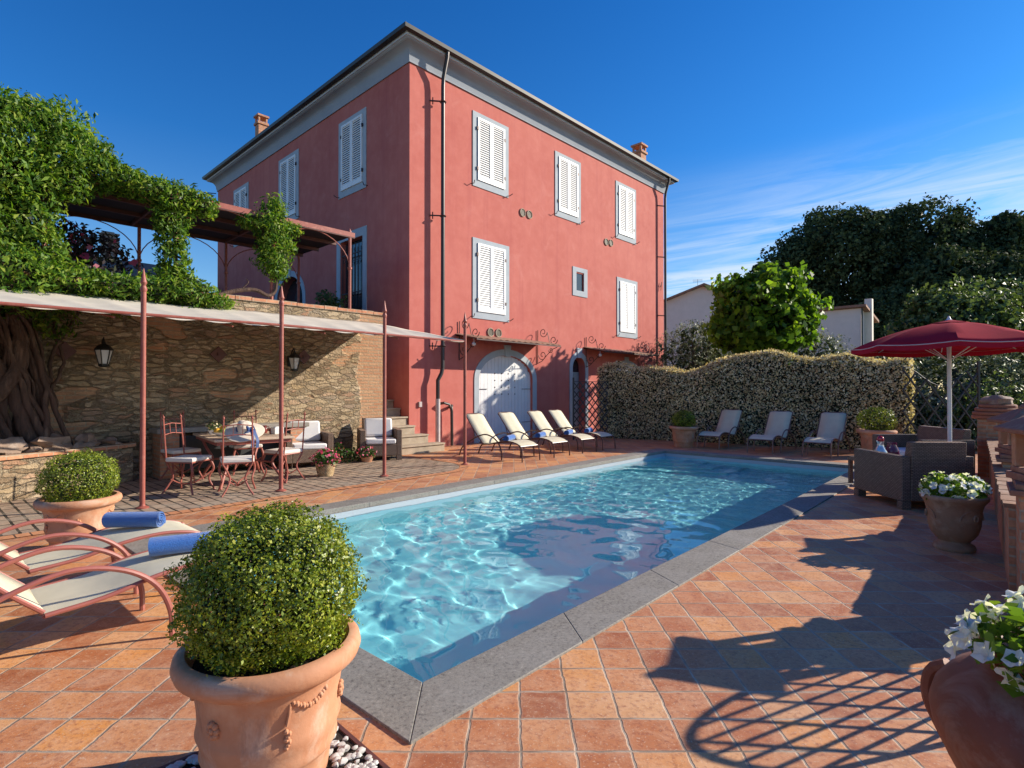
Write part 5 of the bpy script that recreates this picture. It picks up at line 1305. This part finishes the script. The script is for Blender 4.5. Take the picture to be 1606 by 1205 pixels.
WB = [(-7.12, -.25, 4.5, .38, .35, .4), (-7.2, -.25, 4.0, .36, .35, .4), (-7.12, -.3, 3.6, .42, .35, .35), (-6.75, -.3, 4.75, .3, .35, .3), (-7.9, -.1, 5.1, .6, .6, .7), (-7.3, -.2, 5.2, .55, .6, .6), (-6.9, -.2, 4.95, .4, .5, .35), (-7.9, -.25, 3.9, .5, .45, .5), (-8.3, -.3, 4.9, .8, .6, .8),  # u, v, z, ru, rv, rz  : crown over pergola and the masses below it
 (-8.9, .0, 5.0, 1.2, .9, .70), (-7.9, .1, 5.15, .95, .85, .62), (-7.1, .05, 5.4, .62, .8, .58), (-6.75, .0, 5.25, .5, .7, .55), (-6.35, -.1, 5.08, .42, .5, .34), (-7.5, -.2, 4.8, .62, .55, .55), (-8.6, -.2, 4.4, .9, .55, .8), (-7.75, -.2, 4.2, .42, .45, .55), (-7.55, -.2, 3.75, .40, .42, .45),
 (-6.0, -.2, 4.98, .38, .4, .2), (-5.6, -.25, 4.93, .4, .38, .18), (-5.2, -.3, 4.85, .42, .35, .26), (-4.85, -.3, 4.82, .30, .32, .2), (-5.3, -.3, 4.5, .27, .28, .3), (-5.3, -.3, 4.15, .23, .25, .3), (-5.25, -.3, 3.75, .22, .24, .3), (-5.2, -.32, 3.4, .34, .28, .25),
 (-8.6, -.35, 3.4, .9, .42, .42), (-7.4, -.4, 3.25, .8, .42, .36), (-6.7, -.42, 3.18, .5, .38, .25), (-6.1, -.42, 3.15, .5, .38, .22), (-5.5, -.42, 3.2, .45, .38, .26), (-5.0, -.45, 3.14, .40, .36, .22), (-4.62, -.47, 3.05, .26, .3, .14)]
def wblob(W_):
    out = []
    for (u, v, z, a_, b_, c_) in W_: p = HW(u, v, z)-wb; m_ = (a_+b_)/2; out.append((p.x, p.y, p.z, m_, m_, c_))
    return out
P, N_ = blob_points(wblob(WB), 62000, .66, 1.12, 2.4, .42, cut=.8)
leaves('crown', P, N_, .085, M['wis_leaf'], wis, .34, .75, .35, droop=.7)
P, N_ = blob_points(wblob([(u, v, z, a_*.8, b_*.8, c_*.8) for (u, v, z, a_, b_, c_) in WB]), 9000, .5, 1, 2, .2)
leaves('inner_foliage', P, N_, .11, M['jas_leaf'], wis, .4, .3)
# hanging sprays under the canopy near the trunk
P, N_ = blob_points(wblob([(-6.95, -.55, 2.55, .3, .25, .3), (-7.3, -.6, 2.7, .5, .3, .2), (-6.2, -.5, 2.78, .5, .2, .1), (-5.0, -.45, 2.85, .5, .15, .06)]), 1300, .3, 1.2, 2, .4)
leaves('hanging_sprays', P, N_, .10, M['wis_leaf'], wis, .3, .4, .3, droop=1.2)
w2 = thing('young_wisteria', 'leafy young wisteria climbing the pergola post in front of the house', 'wisteria', HW(-3.55, -.3, 3.3), 0); wb2 = Vector(w2.location)
b = MB()
for pts, r0, r1 in (([(-4.55, -.3, 3.22), (-4.2, -.28, 3.36), (-3.85, -.3, 3.42), (-3.6, -.3, 3.34), (-3.44, -.28, 3.5), (-3.46, -.25, 3.9), (-3.52, -.28, 4.4), (-3.5, -.25, 4.9)], .045, .025), ([(-4.1, -.28, 3.4), (-3.98, -.3, 3.55), (-4.03, -.3, 3.62)], .012, .005), ([(-3.45, -.25, 3.9), (-3.6, -.25, 4.3), (-3.7, -.25, 4.7)], .02, .01)):
    c_ = curve([HW(*p)-wb2 for p in pts], 30); b.tube(c_, [r0+(r1-r0)*i/(len(c_)-1) for i in range(len(c_))], 7)
b.build('trunk', M['bark'], w2)
bl2 = [(u, v, z, (a_+b_)/2, (a_+b_)/2, c_) for u, v, z, a_, b_, c_ in [(-3.5, -.28, 5.05, .22, .22, .26), (-3.55, -.3, 4.7, .30, .28, .3), (-3.45, -.3, 4.35, .33, .28, .3), (-3.55, -.3, 4.05, .26, .24, .25), (-3.4, -.3, 3.85, .16, .2, .18), (-3.95, -.2, 4.75, .2, .15, .12), (-3.1, -.25, 4.75, .18, .15, .12)]]
bl2 = [(*(HW(u, v, z)-wb2), a_, b_, c_) for u, v, z, a_, b_, c_ in bl2]
P, N_ = blob_points(bl2, 5200, .35, 1.22, 3, .5, cut=.7, gaps=.3, gfreq=5); leaves('crown', P, N_, .085, M['wis_leaf'], w2, .32, .7, .35, droop=.9)
bg_ = thing('pink_flowering_shrub', 'dark purple leaved shrub with pink flowers behind the wisteria', 'shrub', HW(-6.75, 1.3, 2.5), 0)
P, N_ = blob_points([(0, 0, 1.45, .65, .65, .5), (.5, .35, 1.35, .55, .5, .45), (-.6, -.2, 1.5, .6, .6, .5)], 3600, .6, 1.15, 2, .4); leaves('foliage', P, N_, .10, M['boug_leaf'], bg_, .5)
P, N_ = blob_points([(0, 0, 1.45, .66, .66, .52), (.5, .35, 1.35, .56, .5, .45)], 120, .95, 1.1); leaves('blossoms', P, N_, .11, M['pink_flower'], bg_, .9)
MB().tube([(0, 0, 0), (0, 0, 1.2)], .05, 7).build('stem', M['barkdk'], bg_)
# potted plants on the upper terrace and at the wall foot
def smallplant(name, label, cat, loc_, blobs, n, ls, mleaf, nf=0, mfl=None, fs=.03, group=None):
    a = thing(name, label, cat, loc_, 0, group)
    P, N_ = blob_points(blobs, n, .3, 1.1, 4, .4); leaves('foliage', P, N_, ls, mleaf, a, .6, .6)
    if nf: P, N_ = blob_points(blobs, nf, .95, 1.15, 4, .3); leaves('blossoms', P, N_, fs, mfl, a, .95, .9)
    return a
smallplant('terrace_shrub', 'shaded shrub in front of the barred side door on the upper terrace', 'shrub', HW(-.85, 2.1, 2.5), [(0, 0, .95, .4, .35, .5), (-.35, .3, 1.35, .25, .25, .3), (-.9, -.1, .75, .4, .3, .25)], 1500, .09, M['bush_leaf'])
bk = thing('flower_basket', 'round straw basket of red flowers at the right end of the dining table', 'basket', (-3.22, 9.62, .004), 0)
MB().lathe([(.001, 0), (.125, 0), (.15, .1), (.17, .2), (.175, .215), (.16, .215), (.14, .12), (.001, .11)], 26).build('basket', M['basket'], bk)
P, N_ = blob_points([(0, 0, .30, .20, .2, .14)], 500, .3, 1.1, 4, .3); leaves('foliage', P, N_, .05, M['ger_leaf'], bk, .7)
P, N_ = blob_points([(0, 0, .31, .22, .22, .15)], 160, .9, 1.15, 4, .3); leaves('blossoms', P, N_, .038, M['pink_flower'], bk, .95)
smallplant('flowering_plant', 'low trailing plant with a few pink flowers at the sunny wall foot', 'plant', (-3.55, 11.35, .004), [(0, 0, .14, .34, .24, .16), (.35, .25, .16, .24, .2, .15), (.02, 0, .3, .1, .1, .1)], 700, .055, M['ger_leaf'], 26, M['pink_flower'], .045)
cp = thing('terracotta_bowl_plant', 'small terracotta bowl with pink flowers beside the wicker armchair', 'plant', (-2.98, 11.45, .004), 0)
MB().lathe([(.001, 0), (.09, 0), (.13, .09), (.14, .1), (.12, .1), (.001, .07)], 20).build('bowl', M['terra'], cp)
P, N_ = blob_points([(0, 0, .18, .16, .16, .11)], 220, .3, 1.1); leaves('foliage', P, N_, .05, M['ger_leaf'], cp, .6)
P, N_ = blob_points([(0, 0, .2, .17, .17, .12)], 60, .9, 1.1); leaves('blossoms', P, N_, .04, M['pink_flower'], cp, .95)

# ------------------------------------------------------------------ trees beyond the hedge
def tree(name, label, cat, loc_, blobs, n, ls, mleaf, trunk, tr=.2, asp=.6, group=None, gaps=.0, amp=.3, freq=2, lo=.6, bias=.8, droop=0, bare=None, limbs=5, cut=.85, inner=.3):
    a = thing(name, label, cat, loc_, 0, group)
    P, N_ = blob_points(blobs, n, lo, 1.08, freq, amp, cut=cut, gaps=gaps, gfreq=1.2/max(.3, blobs[0][3])*2); leaves('crown', P, N_, ls, mleaf, a, asp, bias, .35, droop)
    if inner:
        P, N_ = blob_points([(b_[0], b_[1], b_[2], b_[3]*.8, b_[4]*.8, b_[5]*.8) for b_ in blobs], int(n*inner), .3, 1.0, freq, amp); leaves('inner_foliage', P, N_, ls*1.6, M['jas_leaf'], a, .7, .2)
    b = MB(); top = Vector((blobs[0][0], blobs[0][1], blobs[0][2]))
    b.tube(curve([(0, 0, 0), (tr*.3, 0, trunk*.5), (top.x*.3, top.y*.3, trunk), (top.x*.7, top.y*.7, top.z)], 14), [tr*(1-.5*i/14) for i in range(len(curve([(0, 0, 0), (tr*.3, 0, trunk*.5), (top.x*.3, top.y*.3, trunk), (top.x*.7, top.y*.7, top.z)], 14)))], 10)
    for k in range(limbs):
        q = blobs[k % len(blobs)]; an = k*2.1; e = Vector((q[0]+q[3]*.6*math.cos(an), q[1]+q[4]*.6*math.sin(an), q[2]+q[5]*.3)); s_ = Vector((0, 0, trunk*.9)); mid = s_.lerp(e, .5)+Vector((0, 0, -.1*q[5]))
        b.tube([s_, mid, e], [tr*.5, tr*.3, tr*.1], 6)
    b.build('trunk', M['barkdk'], a, ang=60); return a
tree('linden_tree', 'round bright green pollarded linden standing behind the jasmine hedge', 'tree', (8.75, 19.4, -.3), [(0, 0, 4.45, 1.55, 1.5, 1.35), (-.9, 0, 3.85, .85, .9, .75), (.95, .1, 4.1, .85, .9, .9), (.15, -.2, 5.3, .9, .9, .62), (-.75, .1, 5.05, .7, .7, .6), (.8, .1, 5.15, .6, .7, .6), (1.1, 0, 4.7, .65, .7, .55), (0, 0, 3.6, .8, .8, .6)],
     8500, .20, M['linden_leaf'], 2.9, .30, .75, amp=.5, freq=2.6, lo=.68, droop=.5)
OL = [((7.15, 21.9), 1.1, 3.75, 'olive tree closest to the corner of the pink house'), ((8.4, 23.0), 1.1, 3.5, 'olive tree just left of the linden trunk'), ((10.2, 22.6), 1.1, 3.2, 'olive tree just right of the linden trunk'), ((12.0, 21.8), 1.1, 3.3, 'low olive tree in front of the right hand house wall'),
      ((12.6, 15.8), 1.25, 2.5, 'silvery olive tree behind the parasol pole'), ((14.6, 15.4), 1.4, 2.6, 'silvery olive tree right of the parasol pole'), ((10.9, 16.6), 1.0, 2.35, 'small olive tree behind the right end of the hedge'), ((17.5, 17.2), 1.6, 2.7, 'olive tree at the right picture edge')]
for (x, y), r, h, lb in OL:
    tree('olive_tree', lb, 'tree', (x, y, -.45), [(0, 0, h, r, r, .8), (-r*.6, .2, h-.45, r*.75, r*.7, .75), (r*.6, -.1, h-.4, r*.75, r*.7, .75), (.1, 0, h-1.0, r*1.1, r, .8), (r*.2, .1, h+.35, r*.5, r*.5, .5)], 5200, .105, M['olive_leaf'], 1.6, .13, .26, 'olive trees behind the hedge', amp=.5, freq=3, lo=.45, bias=.4, inner=.12)
def lumps(bl, seed, k=9):
    rr = random.Random(seed); out = list(bl)
    for (a_, b_, c_, d_, e_, f_) in bl:
        for i in range(k):
            th = rr.uniform(0, 2*PI); ph = rr.uniform(-.15, 1.35); q = rr.uniform(.24, .38)
            out.append((a_+d_*.82*math.cos(th)*math.cos(ph), b_+e_*.82*math.sin(th)*math.cos(ph), c_+f_*.85*math.sin(ph), d_*q, e_*q, f_*q))
    return out
# shrub masses and the dark holm oaks
SH = [((19.4, 24.5), [(0, 0, 4.4, 1.7, 1.5, 1.8), (1.6, .3, 4.6, 1.4, 1.3, 1.5), (-1.3, 0, 3.8, 1.2, 1.2, 1.4)], 'mid green shrubby tree between the white house and the parasol top'),
      ((24.0, 27.5), [(0, 0, 5.0, 2.2, 1.8, 1.9), (2.2, 0, 4.6, 1.8, 1.6, 1.8), (-2.0, 0, 4.2, 1.6, 1.5, 1.6)], 'broad shrubby tree above the parasol canopy'),
      ((29.0, 28.5), [(0, 0, 5.2, 2.4, 2, 2.2), (-2.2, 0, 4.6, 1.8, 1.6, 1.8)], 'shrubby tree above the right side of the parasol')]
for (x, y), bl, lb in SH: tree('shrubby_tree', lb, 'tree', (x, y, -.2), lumps(bl, x, 5), 8000, .20, M['bush_leaf'], 3, .2, .6, 'shrubby trees below the oaks', amp=.45, freq=2.4)
OK_ = [((37, 66), [(0, 0, 19.0, 7.5, 7, 6.0), (-6, 0, 16.5, 5, 5, 5.0), (4, 0, 13, 6, 5, 6), (-5, -1, 10.5, 5.5, 5, 5.5)], 'leftmost great dark holm oak on the skyline'),
       ((47, 66), [(0, 0, 20.5, 7, 6.5, 5.8), (-5, -1, 17.5, 5, 5, 5), (5, 0, 16.5, 5, 5, 6), (0, -2, 11, 7, 6, 6)], 'tallest dark holm oak in the middle of the grove'),
       ((55, 65), [(0, 0, 18.5, 5.5, 5.5, 5.5), (4, 0, 14.5, 4.5, 4.5, 5), (-3, -2, 12, 5, 5, 6)], 'dark holm oak sloping down at the right of the grove'),
       ((44, 58), [(0, 0, 13.5, 5, 4.5, 4.6), (5, 0, 12.5, 5, 4.5, 5), (-6, 0, 9.5, 5, 4, 4.5), (0, 0, 8, 7, 4, 5)], 'lighter holm oak in front of the dark grove'),
       ((64, 62), [(0, 0, 12.5, 6, 5, 6), (6, 0, 15.0, 5, 5, 5), (-3, -1, 9, 6, 5, 6)], 'dark holm oak at the right edge behind the parasol'),
       ((56, 52), [(0, 0, 8.5, 6, 4, 5), (7, 0, 9.5, 6, 4, 5.5), (-7, 0, 7.5, 5, 4, 4.5)], 'low dark oak filling the gap above the parasol')]
for (x, y), bl, lb in OK_:
    bl = lumps([(a_*.86, b_, c_*.93, d_*.82, e_*.82, f_*.86) for a_, b_, c_, d_, e_, f_ in bl], x)
    tree('holm_oak', lb, 'tree', (x+1.5, y, -3), [(a_, b_, c_+2.2, d_, e_, f_) for a_, b_, c_, d_, e_, f_ in bl], 24000, .40, M['oak_leaf'], 9, .6, .6, 'holm oaks on the rise behind the houses', amp=.3, freq=3.0, lo=.78, cut=.9, inner=.25)
tree('bright_hedge', 'bright green clipped hedge just right of the parasol pole', 'hedge', (19.3, 21.5, -1.5), [(0, 0, 2.3, 1.5, 1.2, 1.2), (2.2, 0, 2.3, 1.6, 1.2, 1.2), (-1.5, 0, 1.9, 1.2, 1.0, 1.1), (4, .3, 2.4, 1.6, 1.2, 1.2)], 6000, .14, M['bright_leaf'], .6, .1, .6, amp=.3)
# background shrubs filling the garden behind the trellis
for k, (x, y, r, lb) in enumerate(((10.8, 15.2, .9, 'dark shrub directly behind the tall lattice screen'), (12.2, 14.0, .85, 'dark shrub beyond the domed brick pillar'), (15.5, 18.8, 1.5, 'dark rounded shrub behind the silvery olives'))):
    tree('garden_shrub', lb, 'shrub', (x, y, -.9), [(0, 0, 1.55, r, r, 1.1), (r*.8, .2, 1.3, r*.8, r*.8, .9), (-r*.8, 0, 1.2, r*.8, r*.8, .9)], 3500, .10, M['bush_leaf'] if k else M['olive_leaf'], .5, .08, .5, 'dark shrubs behind the terrace', amp=.35)
# ------------------------------------------------------------------ houses behind
def bhouse(label, loc_, rz, w_, d_, he, hr, axis='x'):
    a = thing('country_house', label, 'house', loc_, rz, 'cream houses behind the garden')
    if axis == 'x':   # ridge along y: gable faces -y
        MB().prism([(-w_/2, -3), (w_/2, -3), (w_/2, he), (0, hr), (-w_/2, he)], 0, d_).build('wall', M['cream'], a, smooth=False)
        o_ = .45; sl = (hr-he)/(w_/2); b = MB()
        for s_ in (-1, 1):
            x1_ = s_*(w_/2+o_); z1_ = he-sl*o_
            b.add([(0, -o_, hr+.02), (x1_, -o_, z1_+.02), (x1_, d_+o_, z1_+.02), (0, d_+o_, hr+.02), (0, -o_, hr+.2), (x1_, -o_, z1_+.2), (x1_, d_+o_, z1_+.2), (0, d_+o_, hr+.2)], [(0, 3, 2, 1), (4, 5, 6, 7), (0, 1, 5, 4), (1, 2, 6, 5), (2, 3, 7, 6), (3, 0, 4, 7)])
        b.build('roof', M['roof'], a, smooth=False)
    return a
bh = bhouse('cream gabled house left of the linden, one dark shutter', (15.8, 46, 0), -.12, 9.5, 9, 8.1, 10.0)
MB().bx(.9, 2.3, -.06, -.001, 5.0, 7.4).build('shutter', mat('dark_shutter', (.04, .03, .05)), bh, smooth=False)
MB().bx(-4.9, -3.9, -.3, .5, 4, 8.9).bx(-4.8, -4.0, -.2, .4, 8.95, 9.3).build('chimney', M['cream'], bh, smooth=False)
MB().bx(2.6, 3.1, 2, 2.5, 9.1, 10.3).build('chimney', M['brickred'], bh, smooth=False)
b = MB(); b.tube([(-.3, .6, 10), (-.3, .6, 10.7)], .015, 4); 
for k in range(4): b.tube([(-.7, .6, 10.45+k*.07), (.1, .6, 10.48+k*.07)], .008, 4)
b.build('antenna', M['gutter'], bh)
b2h = thing('country_house', 'long low white house with sunlit end wall right of the linden', 'house', (27.0, 43.0, 0), -.75, 'cream houses behind the garden')
MB().bx(-9, 0, 0, 4.2, -3, 7.8).build('wall', M['cream'], b2h, smooth=False)
MB().add([(-9.4, -.4, 7.82), (.4, -.4, 7.82), (.4, 4.6, 7.0), (-9.4, 4.6, 7.0), (-9.4, -.4, 8.0), (.4, -.4, 8.0), (.4, 4.6, 7.2), (-9.4, 4.6, 7.2)], [(0, 3, 2, 1), (4, 5, 6, 7), (0, 1, 5, 4), (1, 2, 6, 5), (2, 3, 7, 6), (3, 0, 4, 7)]).build('roof', M['roof'], b2h, smooth=False)
MB().bx(.001, .5, 1.2, 1.75, 3, 8.6).build('chimney', M['cream'], b2h, smooth=False)
MB().tube([(.08, -.08, 7.8), (.08, -.08, 0)], .06, 6).build('downpipe', M['gutter'], b2h)
nr_ = thing('neighbour_roof', 'low terracotta tiled roof beyond the upper terrace with a tall stone chimney', 'roof', HW(-8.5, 12, 0), HA)
MB().add([(-14, -1, 5.1), (7.6, -1, 5.2), (7.6, 3.5, 6.7), (-14, 3.5, 6.8), (-14, 8, 5.0), (7.6, 8, 5.0)], [(0, 1, 2, 3), (3, 2, 5, 4)]).build('tiles', M['roof'], nr_, smooth=False)
MB().bx(-13.8, 7.4, -.7, -.5, 2.5, 4.78).build('wall', M['rubble'], nr_, smooth=False)
cb = MB().bx(5.0, 5.45, 3.15, 3.6, 5.4, 7.25).build('chimney', M['steps'], nr_, smooth=False)
b = MB()
for k in range(3): b.bx(4.93, 5.52, 3.08, 3.67, 7.27+k*.15, 7.33+k*.15)
b.bx(5.08, 5.37, 3.23, 3.52, 7.26, 7.7); b.build('chimney_cap', M['steps'], cb, smooth=False)
o = MB().tube([tuple(HW(-.0, 13.4, 9.6)), tuple(HW(-8, 16, 9.1)), tuple(HW(-20, 19, 9.3))], .02, 4).build('overhead_cable', M['gutter']); tag(o, 'thin dark cable running from the pink house to the left', 'cable')
